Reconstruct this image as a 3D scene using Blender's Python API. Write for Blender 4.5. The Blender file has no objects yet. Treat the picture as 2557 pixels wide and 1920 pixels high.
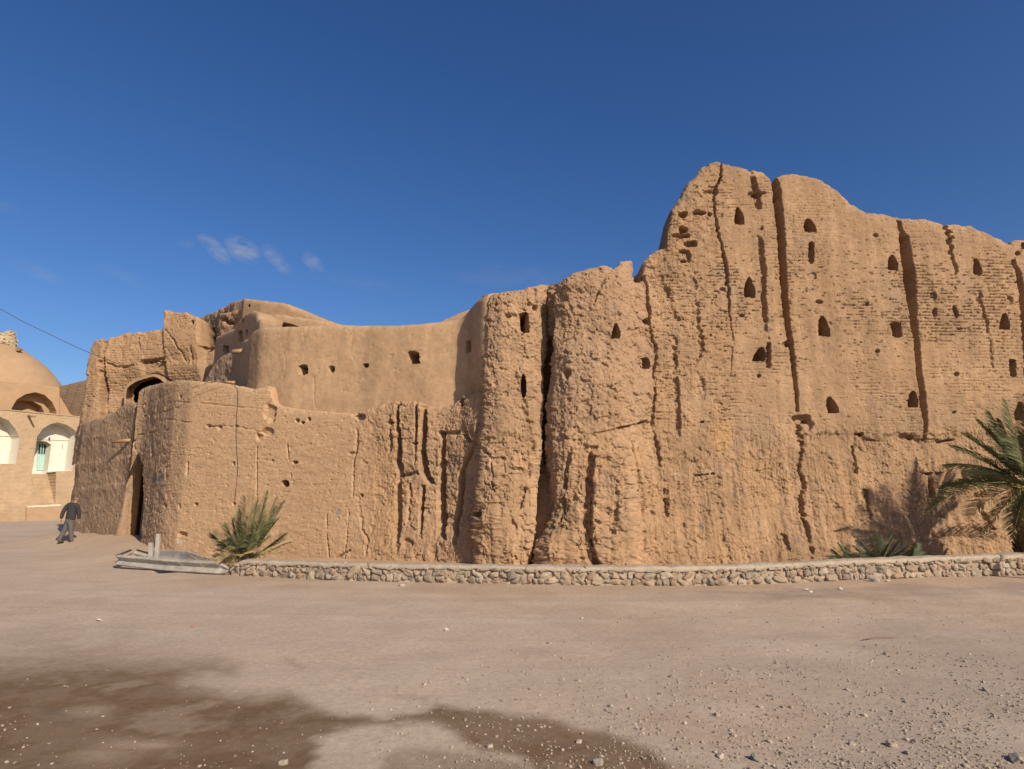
import bpy, bmesh, math, random
import numpy as np
from mathutils import Vector, Matrix
random.seed(11); RNG = np.random.default_rng(7)
SC = bpy.context.scene; COL = SC.collection
# ---------------------------------------------------------------- camera
W, H, F = 2557.0, 1920.0, 1564.0
PITCH = math.radians(10.57); CH = 1.6
CT, ST = math.cos(PITCH), math.sin(PITCH)
cd = bpy.data.cameras.new("camera"); cam = bpy.data.objects.new("camera", cd); COL.objects.link(cam)
cd.sensor_width = 36.0; cd.lens = F / W * 36.0; cd.clip_start = 0.1; cd.clip_end = 8000
cam.location = (0, 0, CH); cam.rotation_euler = (math.pi / 2 + PITCH, 0, 0)
SC.camera = cam

def at(px, py, Y):
    """world point of a place seen at px,py and standing Y metres away"""
    cx, cy = (px - 1278.5) / F, (960 - py) / F
    k = Y / (CT - ST * cy)
    return Vector((cx * k, Y, CH + (ST + CT * cy) * k))
def atz(px, py, z=0.0):
    cx, cy = (px - 1278.5) / F, (960 - py) / F
    k = (z - CH) / (ST + CT * cy)
    return Vector((cx * k, (CT - ST * cy) * k, z))
def proj(P):
    X, Y, Z = P[..., 0], P[..., 1], P[..., 2] - CH
    d = np.maximum(Y * CT + Z * ST, 0.05)
    return 1278.5 + F * X / d, 960 - F * (-Y * ST + Z * CT) / d

# ---------------------------------------------------------------- noise (numpy gradient noise)
_perm = np.random.default_rng(3).permutation(256).astype(np.int32)
_perm = np.concatenate([_perm, _perm, _perm[:4]])
_g = np.random.default_rng(5).normal(size=(256, 3)).astype(np.float32)
_g /= np.linalg.norm(_g, axis=1, keepdims=True)
def perlin(x, y, z):
    x = np.asarray(x, np.float32); y = np.asarray(y, np.float32); z = np.asarray(z, np.float32)
    x, y, z = np.broadcast_arrays(x, y, z)
    xi = np.floor(x); yi = np.floor(y); zi = np.floor(z)
    fx, fy, fz = x - xi, y - yi, z - zi
    xi = xi.astype(np.int32) & 255; yi = yi.astype(np.int32) & 255; zi = zi.astype(np.int32) & 255
    u = fx * fx * fx * (fx * (fx * 6 - 15) + 10); v = fy * fy * fy * (fy * (fy * 6 - 15) + 10); w = fz * fz * fz * (fz * (fz * 6 - 15) + 10)
    out = 0
    for i in (0, 1):
        a = _perm[(xi + i) & 255]; wu = u if i else 1 - u
        for j in (0, 1):
            b = _perm[a + ((yi + j) & 255) & 255] if False else _perm[(a + yi + j) & 255]; wv = v if j else 1 - v
            for k in (0, 1):
                g = _g[_perm[(b + zi + k) & 255]]; ww = w if k else 1 - w
                out = out + wu * wv * ww * (g[..., 0] * (fx - i) + g[..., 1] * (fy - j) + g[..., 2] * (fz - k))
    return out * 1.6
def fbm(P, s, o=3, sx=1.0, sz=1.0, off=0.0, gain=0.5):
    r = 0; a = 1.0; X, Y, Z = P[..., 0] * s * sx + off, P[..., 1] * s * sx + off * 1.7, P[..., 2] * s * sz + off * .6
    for k in range(o):
        r = r + a * perlin(X + 13.1 * k, Y + 7.7 * k, Z + 3.3 * k); X = X * 2.03; Y = Y * 2.03; Z = Z * 2.03; a *= gain
    return r
_hr = np.random.default_rng(77).random(65536).astype(np.float32)
def _h(i, j, k): return _hr[(i * 7349 + j * 19391 + k * 4801 + (i ^ (j * 31)) * 173) & 65535]
def cells(u, v, seed=0, jit=.85):
    """2-D cellular noise: random value of the nearest cell, distance to it and margin to the second nearest"""
    ui = np.floor(u).astype(np.int64); vi = np.floor(v).astype(np.int64)
    f1 = np.full(u.shape, 9.0, np.float32); f2 = f1.copy(); idv = np.zeros(u.shape, np.float32)
    for di in (-1, 0, 1):
        for dj in (-1, 0, 1):
            i, j = ui + di, vi + dj
            d = np.hypot(i + .5 + jit * (_h(i, j, seed) - .5) - u, j + .5 + jit * (_h(i, j, seed + 1) - .5) - v).astype(np.float32)
            n = d < f1; f2 = np.where(n, f1, np.minimum(f2, d)); idv = np.where(n, _h(i, j, seed + 2), idv); f1 = np.where(n, d, f1)
    return idv, f1, f2 - f1
def sstep(a, b, x):
    t = np.clip((x - a) / (b - a), 0, 1); return t * t * (3 - 2 * t)
def sdpoly(px, py, pts):
    """signed distance, positive inside"""
    pts = np.array(pts, float); n = len(pts)
    d = np.full(px.shape, 1e9); ins = np.zeros(px.shape, bool)
    for i in range(n):
        ax, ay = pts[i]; bx, by = pts[(i + 1) % n]; ex, ey = bx - ax, by - ay
        t = np.clip(((px - ax) * ex + (py - ay) * ey) / (ex * ex + ey * ey + 1e-9), 0, 1)
        d = np.minimum(d, (px - ax - t * ex) ** 2 + (py - ay - t * ey) ** 2)
        c = ((ay > py) != (by > py)) & (px < (bx - ax) * (py - ay) / ((by - ay) if by != ay else 1e-9) + ax)
        ins ^= c
    d = np.sqrt(d); return np.where(ins, d, -d)
def dpolyline(x, y, pts):
    d = np.full(np.shape(x), 1e9)
    for (ax, ay), (bx, by) in zip(pts[:-1], pts[1:]):
        ex, ey = bx - ax, by - ay
        t = np.clip(((x - ax) * ex + (y - ay) * ey) / (ex * ex + ey * ey + 1e-9), 0, 1)
        d = np.minimum(d, (x - ax - t * ex) ** 2 + (y - ay - t * ey) ** 2)
    return np.sqrt(d)

# ---------------------------------------------------------------- objects
def tag(o, label=None, cat=None, group=None, kind=None):
    if label: o["label"] = label
    if cat: o["category"] = cat
    if group: o["group"] = group
    if kind: o["kind"] = kind
    return o
def empty(name, loc=(0, 0, 0), label=None, cat=None, group=None):
    o = bpy.data.objects.new(name, None); COL.objects.link(o); o.location = loc; o.empty_display_size = 0.3
    return tag(o, label, cat, group)
def obj(name, me, parent=None):
    o = bpy.data.objects.new(name, me); COL.objects.link(o)
    if parent is not None:
        o.parent = parent; p = parent; loc = Vector((0, 0, 0))
        while p is not None: loc += p.location; p = p.parent
        o.location = -loc        # meshes are authored in world coordinates
    return o
def mesh_np(name, V, Fq, mats, midx=None, smooth=True, col=None):
    V = np.asarray(V, np.float32).reshape(-1, 3); Fq = np.asarray(Fq, np.int32)
    used = np.unique(Fq); remap = np.full(len(V), -1, np.int32); remap[used] = np.arange(len(used)); V = V[used]; Fq = remap[Fq]
    me = bpy.data.meshes.new(name); nf, k = Fq.shape
    me.vertices.add(len(V)); me.vertices.foreach_set("co", V.ravel())
    me.loops.add(nf * k); me.loops.foreach_set("vertex_index", Fq.ravel())
    me.polygons.add(nf); me.polygons.foreach_set("loop_start", np.arange(0, nf * k, k, dtype=np.int32))
    try: me.polygons.foreach_set("loop_total", np.full(nf, k, np.int32))
    except Exception: pass
    if midx is not None: me.polygons.foreach_set("material_index", np.asarray(midx, np.int32))
    me.polygons.foreach_set("use_smooth", np.full(nf, smooth, bool))
    for m in (mats if isinstance(mats, (list, tuple)) else [mats]): me.materials.append(m)
    if col is not None:
        c = np.asarray(col, np.float32).reshape(-1, 3)[used]
        a = me.attributes.new("col", 'FLOAT_COLOR', 'POINT')
        a.data.foreach_set("color", np.concatenate([c, np.ones((len(c), 1), np.float32)], 1).ravel())
    me.update(calc_edges=True); me.validate()
    return me
def mesh_py(name, V, Fs, mats, smooth=False, midx=None):
    me = bpy.data.meshes.new(name); me.from_pydata([tuple(v) for v in V], [], Fs)
    for m in (mats if isinstance(mats, (list, tuple)) else [mats]): me.materials.append(m)
    for i, p in enumerate(me.polygons):
        p.use_smooth = smooth
        if midx: p.material_index = midx[i]
    me.update(); return me
class MB:
    """collects simple shapes into one mesh"""
    def __init__(s): s.V = []; s.F = []
    def add(s, V, Fs):
        n = len(s.V); s.V += [Vector(v) for v in V]; s.F += [tuple(i + n for i in f) for f in Fs]
    def box(s, c, size, M=None, jit=0.0):
        V = []
        for z in (-.5, .5):
            for x, y in ((-.5, -.5), (.5, -.5), (.5, .5), (-.5, .5)):
                p = Vector((x * size[0], y * size[1], z * size[2])) + Vector([random.uniform(-jit, jit) for _ in range(3)])
                if M is not None: p = M @ p
                V.append(p + Vector(c))
        s.add(V, [(3, 2, 1, 0), (4, 5, 6, 7), (0, 1, 5, 4), (1, 2, 6, 5), (2, 3, 7, 6), (3, 0, 4, 7)])
    def tube(s, pts, radii, n=8, cap=True):
        pts = [Vector(p) for p in pts]
        if not isinstance(radii, (list, tuple)): radii = [radii] * len(pts)
        up = Vector((0, 0, 1)); rings = []; V = []
        for i, p in enumerate(pts):
            t = (pts[min(i + 1, len(pts) - 1)] - pts[max(i - 1, 0)]).normalized()
            a = t.cross(up)
            if a.length < 1e-3: a = t.cross(Vector((1, 0, 0)))
            a.normalize(); b = t.cross(a)
            for k in range(n):
                w = 2 * math.pi * k / n; V.append(p + (a * math.cos(w) + b * math.sin(w)) * radii[i])
        Fs = []
        for i in range(len(pts) - 1):
            for k in range(n):
                Fs.append((i * n + k, i * n + (k + 1) % n, (i + 1) * n + (k + 1) % n, (i + 1) * n + k))
        if cap: Fs.append(tuple(range(n))[::-1]); Fs.append(tuple(range((len(pts) - 1) * n, len(pts) * n)))
        s.add(V, Fs)
    def build(s, name, mat, parent=None, smooth=False):
        return obj(name, mesh_py(name, s.V, s.F, mat, smooth), parent)

# ---------------------------------------------------------------- materials
def nmat(name):
    m = bpy.data.materials.new(name); m.use_nodes = True; nt = m.node_tree
    return m, nt, nt.nodes, nt.links, nt.nodes["Principled BSDF"]
def noise_node(N, L, vec, scale, detail=4, rough=.55, dims=(1, 1, 1)):
    if dims != (1, 1, 1):
        mp = N.new("ShaderNodeMapping"); mp.inputs["Scale"].default_value = dims; L.new(vec, mp.inputs["Vector"]); vec = mp.outputs[0]
    n = N.new("ShaderNodeTexNoise"); n.inputs["Scale"].default_value = scale; n.inputs["Detail"].default_value = detail
    n.inputs["Roughness"].default_value = rough; L.new(vec, n.inputs["Vector"]); return n.outputs["Fac"]
def ramp(N, L, fac, stops):
    r = N.new("ShaderNodeValToRGB"); e = r.color_ramp.elements
    while len(e) < len(stops): e.new(0.5)
    for i, (p, c) in enumerate(stops):
        e[i].position = p; e[i].color = (c, c, c, 1) if not isinstance(c, tuple) else (*c, 1)
    L.new(fac, r.inputs[0]); return r.outputs[0]
def mixc(N, L, a, b, fac, mode='MIX'):
    m = N.new("ShaderNodeMix"); m.data_type = 'RGBA'; m.blend_type = mode
    for s, v in ((m.inputs["Factor"], fac), (m.inputs["A"], a), (m.inputs["B"], b)):
        if isinstance(v, (int, float)): s.default_value = v
        elif isinstance(v, tuple): s.default_value = (*v, 1)
        else: L.new(v, s)
    return m.outputs["Result"]
def bump(N, L, h, strength, dist, nrm=None):
    b = N.new("ShaderNodeBump"); b.inputs["Strength"].default_value = strength; b.inputs["Distance"].default_value = dist
    L.new(h, b.inputs["Height"])
    if nrm is not None: L.new(nrm, b.inputs["Normal"])
    return b.outputs[0]
def addm(N, L, a, b, op='ADD'):
    m = N.new("ShaderNodeMath"); m.operation = op
    for s, v in zip(m.inputs, (a, b)):
        if isinstance(v, (int, float)): s.default_value = v
        else: L.new(v, s)
    return m.outputs[0]
def earth_mat(name, fine=.18, bstr=.6, bscale=30, streak=True, attr=True, base=(.4, .27, .16), bdist=.03):
    m, nt, N, L, B = nmat(name)
    tc = N.new("ShaderNodeTexCoord").outputs["Object"]
    if attr:
        a = N.new("ShaderNodeAttribute"); a.attribute_name = "col"; c = a.outputs["Color"]
    else:
        r = N.new("ShaderNodeRGB"); r.outputs[0].default_value = (*base, 1); c = r.outputs[0]
    n1 = noise_node(N, L, tc, bscale * .25, 5, .65); n2 = noise_node(N, L, tc, bscale * 1.6, 3, .6)
    v = ramp(N, L, n1, [(.3, 1 - fine), (.7, 1 + fine * .8)]); c = mixc(N, L, c, v, 1.0, 'MULTIPLY')
    v2 = ramp(N, L, n2, [(.35, 1 - fine * .7), (.65, 1 + fine * .5)]); c = mixc(N, L, c, v2, 1.0, 'MULTIPLY')
    L.new(c, B.inputs["Base Color"]); B.inputs["Roughness"].default_value = .95; B.inputs["Specular IOR Level"].default_value = .15
    h = noise_node(N, L, tc, bscale, 6, .75)
    if streak:
        h2 = noise_node(N, L, tc, bscale * .8, 3, .65, (1, 1, .45)); h = addm(N, L, h, addm(N, L, h2, .5, 'MULTIPLY'))
    L.new(bump(N, L, h, bstr, bdist), B.inputs["Normal"])
    return m
def plain(name, col, rough=.6, metal=0.0, nscale=0, namp=.15, bstr=0.0, spec=.3):
    m, nt, N, L, B = nmat(name); B.inputs["Roughness"].default_value = rough; B.inputs["Metallic"].default_value = metal
    B.inputs["Specular IOR Level"].default_value = spec
    if nscale:
        tc = N.new("ShaderNodeTexCoord").outputs["Object"]; n = noise_node(N, L, tc, nscale, 4, .6)
        v = ramp(N, L, n, [(.3, 1 - namp), (.7, 1 + namp)]); L.new(mixc(N, L, col, v, 1.0, 'MULTIPLY'), B.inputs["Base Color"])
        if bstr: L.new(bump(N, L, n, bstr, .02), B.inputs["Normal"])
    else: B.inputs["Base Color"].default_value = (*col, 1)
    return m
M_rough = earth_mat("mud_brick", .18, .5, 34, bdist=.02)
M_smooth = earth_mat("mud_plaster", .15, .28, 20, streak=False)
M_hole = earth_mat("mud_niche", .2, .5, 22)
M_wood = plain("weathered_wood", (.33, .20, .105), .85, 0, 25, .35, .4)

# ---------------------------------------------------------------- light
SUN_AZ, SUN_EL = math.radians(37), math.radians(31)       # to the right behind the camera
S = Vector((math.sin(SUN_AZ) * math.cos(SUN_EL), -math.cos(SUN_AZ) * math.cos(SUN_EL), math.sin(SUN_EL)))
sl = bpy.data.lights.new("sun", 'SUN'); sl.energy = 4.2; sl.angle = math.radians(.55); sl.color = (1.0, .885, .72)
so = bpy.data.objects.new("sun", sl); COL.objects.link(so); so.rotation_euler = S.to_track_quat('Z', 'Y').to_euler(); so.location = S * 60
wd = bpy.data.worlds.new("World"); SC.world = wd; wd.use_nodes = True
N, L = wd.node_tree.nodes, wd.node_tree.links; bg = N["Background"]
sky = N.new("ShaderNodeTexSky"); sky.sky_type = 'NISHITA'; sky.sun_disc = False; sky.sun_elevation = SUN_EL
sky.sun_rotation = math.pi - SUN_AZ; sky.altitude = 1000; sky.air_density = 1.0; sky.dust_density = 2.5; sky.ozone_density = 2.2
bg.inputs["Strength"].default_value = .058
# a few thin torn clouds low in the sky, placed by direction
tcg = N.new("ShaderNodeTexCoord").outputs["Generated"]
def cloud_dir(px, py):
    v = at(px, py, 100) - Vector((0, 0, CH)); return v.normalized()
mask = None
nz = noise_node(N, L, tcg, 42, 7, .68, (1, 1, 2.0)); nz2 = noise_node(N, L, tcg, 9, 4, .6)
for px, py, rx, rz, tilt, amt in [(538, 622, .026, .011, -.7, .75), (512, 596, .012, .006, 0, .5), (607, 624, .026, .017, -.45, 1.0), (692, 648, .028, .012, -.7, .75),
                            (781, 655, .019, .011, -.6, .65), (462, 608, .012, .008, 0, .25), (1290, 690, .11, .018, 0, .16), (900, 705, .09, .012, -.1, .14), (95, 680, .035, .009, -.25, .22), (310, 690, .04, .008, -.3, .14), (5, 515, .02, .008, 0, .16)]:
    d = cloud_dir(px, py); ex = Vector((d.y, -d.x, 0)).normalized(); ez = d.cross(ex) * -1
    if ez.z < 0: ez = -ez
    e1 = ex * math.cos(tilt) + ez * math.sin(tilt); e2 = ez * math.cos(tilt) - ex * math.sin(tilt)
    def dot(vec, scale):
        n = N.new("ShaderNodeVectorMath"); n.operation = 'DOT_PRODUCT'; L.new(tcg, n.inputs[0]); n.inputs[1].default_value = vec / scale
        return addm(N, L, n.outputs["Value"], -d.dot(vec) / scale)
    a = dot(e1, rx); b = dot(e2, rz); r2 = addm(N, L, addm(N, L, a, a, 'MULTIPLY'), addm(N, L, b, b, 'MULTIPLY'))
    f = N.new("ShaderNodeMapRange"); f.clamp = True; L.new(r2, f.inputs[0]); f.inputs[1].default_value = 0; f.inputs[2].default_value = 1.25
    f.inputs[3].default_value = amt; f.inputs[4].default_value = 0
    # only on the near side of the sphere
    f2 = N.new("ShaderNodeVectorMath"); f2.operation = 'DOT_PRODUCT'; L.new(tcg, f2.inputs[0]); f2.inputs[1].default_value = d
    g = addm(N, L, f2.outputs["Value"], .5, 'GREATER_THAN'); k = addm(N, L, f.outputs[0], g, 'MULTIPLY')
    mask = k if mask is None else addm(N, L, mask, k, 'MAXIMUM')
nr = ramp(N, L, nz, [(.36, 0.0), (.68, 1.0)])
cm = addm(N, L, mask, nr, 'MULTIPLY')
cm = addm(N, L, cm, .62, 'MULTIPLY')
hs = N.new("ShaderNodeHueSaturation"); hs.inputs["Saturation"].default_value = 1.29; hs.inputs["Hue"].default_value = .511; hs.inputs["Value"].default_value = 1.46; L.new(sky.outputs[0], hs.inputs["Color"])
mx = mixc(N, L, hs.outputs[0], (5.2, 5.3, 5.8), cm)
L.new(mx, bg.inputs[0])
SC.view_settings.view_transform = 'Standard'; SC.view_settings.look = 'None'; SC.view_settings.gamma = 1.0; SC.view_settings.exposure = .42
SC.cycles.max_bounces = 6
# ================================================================ ribbons: thick eroded walls on a plan line
ADOBE = np.array([.338, .214, .124]); PLASTER = np.array([.36, .235, .137]); GREY = np.array([.30, .205, .135]); ORANGE = np.array([.345, .208, .108])
def plan(poly, yref=1290, sm=.25, step=.02):
    pts = np.array([[*at(px, yref, Y).xy] for px, Y in poly])
    s = np.r_[0, np.cumsum(np.hypot(*np.diff(pts, axis=0).T))]
    u = np.arange(0, s[-1], step); P = np.stack([np.interp(u, s, pts[:, 0]), np.interp(u, s, pts[:, 1])], 1)
    k = int(sm / step)
    if k > 1:
        w = np.hanning(2 * k + 1); w /= w.sum()
        for c in (0, 1):
            e = np.r_[2 * P[0, c] - P[k:0:-1, c], P[:, c], 2 * P[-1, c] - P[-2:-k - 2:-1, c]]
            P[:, c] = np.convolve(e, w, 'valid')
    return P
def resample(P, du):
    s = np.r_[0, np.cumsum(np.hypot(*np.diff(P, axis=0).T))]; n = max(2, int(round(s[-1] / du)) + 1); u = np.linspace(0, s[-1], n)
    return np.stack([np.interp(u, s, P[:, 0]), np.interp(u, s, P[:, 1])], 1), u
class Ribbon:
    def __init__(s, poly, prof, yref=1290, zmin=-.3, zmax=12, du=.022, dz=.021, sm=.25, topn=.035, back=1.0, round_=.12, lim=None):
        XY, s.u = resample(plan(poly, yref, sm=sm), du); n = len(XY)
        T = np.gradient(XY, axis=0); T /= np.linalg.norm(T, axis=1, keepdims=True); s.N = np.stack([T[:, 1], -T[:, 0]], 1)
        z = np.arange(zmin, zmax, dz)
        P = np.zeros((n, len(z), 3)); P[..., :2] = XY[:, None]; P[..., 2] = z[None]
        px, py = proj(P); pr = np.array(prof, float)
        ins = py > np.interp(px, pr[:, 0], pr[:, 1])
        idx = np.where(ins.all(1), len(z) - 1, np.argmin(ins, axis=1)); idx = np.maximum(idx, 1)
        # linear refinement
        i = np.arange(n); e0 = (py - np.interp(px, pr[:, 0], pr[:, 1]))[i, idx - 1]; e1 = (py - np.interp(px, pr[:, 0], pr[:, 1]))[i, idx]
        zt = z[idx - 1] + dz * np.clip(e0 / np.maximum(e0 - e1, 1e-6), 0, 1)
        Q = np.zeros((n, 3)); Q[:, :2] = XY; Q[:, 2] = zt
        zt = zt + topn * (fbm(Q, 3.0, 4, off=4.2, gain=.65)) - topn * .3
        m = int(np.ceil((zt.max() - zmin) / dz)) + 2; z = zmin + dz * np.arange(m)
        P = np.zeros((n, m, 3)); P[..., :2] = XY[:, None]; P[..., 2] = np.minimum(z[None], zt[:, None])
        s.P, s.zt, s.z, s.du, s.dz, s.back = P, zt, z, du, dz, back; s.capdir = None; s.serr = 0.0; s.cs = max(1.0, du / .024)
        s.px, s.py = proj(P); s.d = np.zeros(P.shape[:2]); s.lab = np.zeros(P.shape[:2], np.int32)
        s.d -= round_ * np.exp(-(zt[:, None] - P[..., 2]) / max(round_ * .8, 1e-3))
        s.col = np.tile(ADOBE, (n, m, 1)); s.names = {}; s.cut = np.zeros(P.shape[:2], bool)
        s.jx = perlin(P[..., 0] * 7, P[..., 1] * 7, P[..., 2] * 7); _c = np.floor(P[..., 2] / .088).astype(np.int64); s.jc = _h(_c, _c * 0 + 3, 9) - .5
        s.jl = perlin(P[..., 0] * 2.3, P[..., 1] * 2.3 + 9, P[..., 2] * 2.3); s.jf = perlin(P[..., 0] * 17, P[..., 1] * 17, P[..., 2] * 17 + 4); s.jy = perlin(P[..., 0] * 6 + 31, P[..., 1] * 6, P[..., 2] * 6 + 9)
    def groove(s, pts, jit=1.0, mode='v'):
        """pts: (x, y, left width, right width, depth) down the photo"""
        a = np.array(pts, float)
        A, Bc = (s.py, s.px) if mode == 'v' else (s.px, s.py)
        ai, bi = (1, 0) if mode == 'v' else (0, 1)
        o = np.argsort(a[:, ai]); a = a[o]
        c = np.interp(A, a[:, ai], a[:, bi]); wl = np.interp(A, a[:, ai], a[:, 2]); wr = np.interp(A, a[:, ai], a[:, 3]); dp = np.interp(A, a[:, ai], a[:, 4])
        c = c + jit * (.55 * s.jl + .55 * s.jx + .35 * s.jf + .9 * s.jc * s.serr) * np.maximum(np.minimum(wl + wr, 14), 3) * .45
        t = Bc - c; t = np.where(t < 0, t / wl, t / wr)
        pf = np.clip(1.9 * (1 - np.abs(t)), 0, 1); pf = pf * pf * (3 - 2 * pf)
        fade = np.clip((A - a[0, ai]) / 5 + 1, 0, 1) * np.clip((a[-1, ai] - A) / 5 + 1, 0, 1)
        s.d -= pf * dp * fade * (1 + .3 * s.jy + .25 * s.jf) * np.where(dp < .15, sstep(-.45, .05, s.jl + .5 * s.jy), 1)
    def bulge(s, x, y, rx, ry, h, p=2.0):
        r = ((s.px - x) / rx) ** 2 + ((s.py - y) / ry) ** 2; s.d += h * np.exp(-r ** (p / 2))
    def pit(s, x, y, rx, ry, dep, jit=.35):
        r = np.sqrt(((s.px - x) / rx) ** 2 + ((s.py - y) / ry) ** 2) + jit * s.jx
        s.d -= dep * sstep(1.15, .7, r)
    def niche(s, lab, cx, top, bot, hw, dep=.55, shape='ogive', lean=0.0, rag=.16):
        h = bot - top; t = (s.py - top) / h; x = s.px - cx - lean * (t - .5) * h + s.jy * hw * rag; t = t + s.jx * .05
        if shape == 'ogive': hwf = hw * np.clip(np.sqrt(np.clip(t, 0, 1) * 2.3) * .85, 0, 1)
        elif shape == 'oval': hwf = hw * np.sqrt(np.clip(1 - (2 * t - 1) ** 2, 0, 1))
        else: hwf = hw * np.clip(np.clip(t, 0, 1) * 9 + .25, 0, 1) * np.clip((1 - t) * 9 + .35, 0, 1)
        ins = (t > 0) & (t < 1) & (np.abs(x) < hwf)
        s.d = np.where(ins, np.minimum(s.d, 0) - dep, s.d); s.lab[ins] = lab
        return ins
    def build(s, parent, name, mat, subname='niche', hmat=None, labels=None, parts=None, smooth=True, backz=1.6, slope=.05):
        """parts: list of (name, x0, x1) splitting the wall along the photo's x at mid height"""
        n, m = s.P.shape[:2]
        V = s.P.copy(); V[..., 0] += s.N[:, None, 0] * s.d; V[..., 1] += s.N[:, None, 1] * s.d
        top = V[:, -1].copy(); r1 = top.copy(); r2 = top.copy(); Nb = s.N
        nn = .04 * perlin(top[:, 0] * 4, top[:, 1] * 4, top[:, 2] * 0 + 5.5)
        Nb = s.N.mean(0)[None] * .8 + s.N * .2
        if s.capdir is not None: Nb = np.tile(np.array(s.capdir, float)[None], (n, 1))
        r1[:, :2] -= Nb * s.back * .3; r1[:, 2] += -.01 * s.back + nn * .3; r2[:, :2] -= Nb * s.back; r2[:, 2] += nn - .12; r3 = r2.copy(); r3[:, 2] -= backz
        V = np.concatenate([V, r1[:, None], r2[:, None], r3[:, None]], 1); col = np.concatenate([s.col, s.col[:, -1:], s.col[:, -1:], s.col[:, -1:]], 1)
        M = m + 3; id_ = np.arange(n * M).reshape(n, M)
        q = np.stack([id_[:-1, :-1], id_[1:, :-1], id_[1:, 1:], id_[:-1, 1:]], -1)
        full = np.zeros((n, M), bool); full[:, :m] = s.P[..., 2] >= s.zt[:, None] - 1e-6
        dead = full[:-1, :-1] & full[1:, :-1] & full[:-1, 1:] & full[1:, 1:]; dead[:, m - 1:] = False
        cut = np.zeros((n, M), bool); cut[:, :m] = s.cut; dead |= cut[:-1, :-1] & cut[1:, :-1] & cut[:-1, 1:] & cut[1:, 1:]
        lab = np.zeros((n, M), np.int32); lab[:, :m] = s.lab
        fl = np.maximum(np.maximum(lab[:-1, :-1], lab[1:, :-1]), np.maximum(lab[:-1, 1:], lab[1:, 1:]))
        colu = np.tile(proj(np.concatenate([s.P[:, :1, :2] , np.full((n, 1, 1), 2.5)], -1))[0], (1, M))
        Vf, cf = V.reshape(-1, 3), col.reshape(-1, 3); outs = []
        for pn, x0, x1 in (parts or [(name, -1e9, 1e9)]):
            k = ~dead & (fl == 0) & (colu[:-1, :-1] >= x0) & (colu[:-1, :-1] < x1)
            if not k.any(): continue
            o = obj(pn, mesh_np(pn, Vf, q[k], mat, smooth=smooth, col=cf), parent); outs.append((o, x0, x1))
        for l in range(1, fl.max() + 1):
            k = ~dead & (fl == l)
            if not k.any(): continue
            xm = colu[:-1, :-1][k].mean(); pa = [o for o, a, b in outs if a <= xm < b] or [outs[0][0]]
            sn = (labels or {}).get(l, subname)
            obj(sn, mesh_np(sn, Vf, q[k], hmat or M_hole, smooth=smooth, col=cf), pa[0])
        return [o for o, a, b in outs]
    def rough(s, amp=1.0, streak=1.0, plates=1.0, mask=1.0):
        P = s.P
        if not hasattr(s, 'nz'):
            Pw = P + .10 * np.stack([s.jx, s.jy, -s.jx], -1)
            v = fbm(P, 4.2, 4, 1.4, .17, off=20, gain=.62); v2 = fbm(P, 9.0, 3, 1.2, .2, off=61, gain=.6)
            gate = sstep(-.25, .25, fbm(P, .9, 2, off=14)); gate2 = sstep(-.1, .35, fbm(P, 1.1, 2, off=33))
            U = s.u[:, None] + 0 * P[..., 2]; Zc = P[..., 2]; k = s.cs
            w1 = .35 * s.jl + .22 * s.jx; w2 = .35 * s.jx + .2 * s.jf
            c1, e1, m1 = cells(U * 3.4 / k + w1, Zc * 4.2 / k + w1 * .8 + s.jy * .15, 11); c2, e2, m2 = cells(U * 8 / k + w2, Zc * 9.5 / k - w2, 23); c3, e3, m3 = cells(U * 19 / k + s.jf * .3, Zc * 21 / k, 37)
            gp = sstep(-.3, .4, s.jl + .6 * fbm(P, 1.2, 2, off=51))
            s.nz = dict(big=.06 * fbm(P, .6, 2) + .014 * fbm(P, 2.4, 3, off=9), gran=.010 * (c3 - .5) + .005 * fbm(P, 16, 2, off=2),
                        drip=.014 * v - .034 * sstep(.08, .01, np.abs(v)) * gate - .016 * sstep(.08, .01, np.abs(v2)) * gate2,
                        crust=k * ((.034 * (c1 - .5) + .024 * (c2 - .5) - .022 * sstep(.06, .0, m1) * (c1 > .45)) * (.35 + .65 * gp) - .022 * (c2 > .93)),
                        pits=(c3 > .955) * (c1 > .3) * 1.0)
        n = s.nz
        s.d += mask * (amp * (n['big'] + n['gran'] - .022 * n['pits']) + streak * n['drip'] + plates * n['crust'])
    def bricks(s, mask, h=.088, depth=.046, dens=.1):
        P = s.P; U = s.u[:, None]; wob = .35 * perlin(P[..., 0] * .8, P[..., 1] * .8, P[..., 2] * .8)
        c = P[..., 2] / h + wob * .25; ci = np.floor(c); fz = c - ci
        b = U / .26 + ci * .5 + .2 * np.sin(ci * 12.9); fb = b - np.floor(b)
        gate = .8 * perlin(P[..., 0] * 4.6 + ci * 5.7, P[..., 1] * 4.6, ci * 1.9 + .5) + .65 * perlin(P[..., 0] * .9, P[..., 1] * .9, P[..., 2] * .9 + 60)
        hb = _h(ci.astype(np.int64), np.floor(b).astype(np.int64), 5)
        s.d -= depth * mask * ((fz < .24) * sstep(dens, dens + .12, gate))
        s.d -= depth * .9 * mask * ((fb < .08) * (fz < .9) * sstep(dens + .1, dens + .2, gate + .4 * s.jf))
        s.d += mask * .016 * (hb - .5) - mask * .03 * (hb > .972) * (fz > .2) * (s.jf > -.2)
        cp, ep, mp_ = cells(U * 9 + .3 * s.jf, P[..., 2] * 17 + .2 * s.jf, 61); s.d -= .05 * mask * (cp > .93) * (ep < .34); cp, ep, mp_ = cells(U * 21 + .3 * s.jf, P[..., 2] * 30, 81); s.d -= .035 * mask * (cp > .93) * (ep < .4) * sstep(-.4, .2, gate)
    def tint(s, rgb, k): s.col = s.col * (1 - k[..., None]) + np.array(rgb) * k[..., None]
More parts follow.
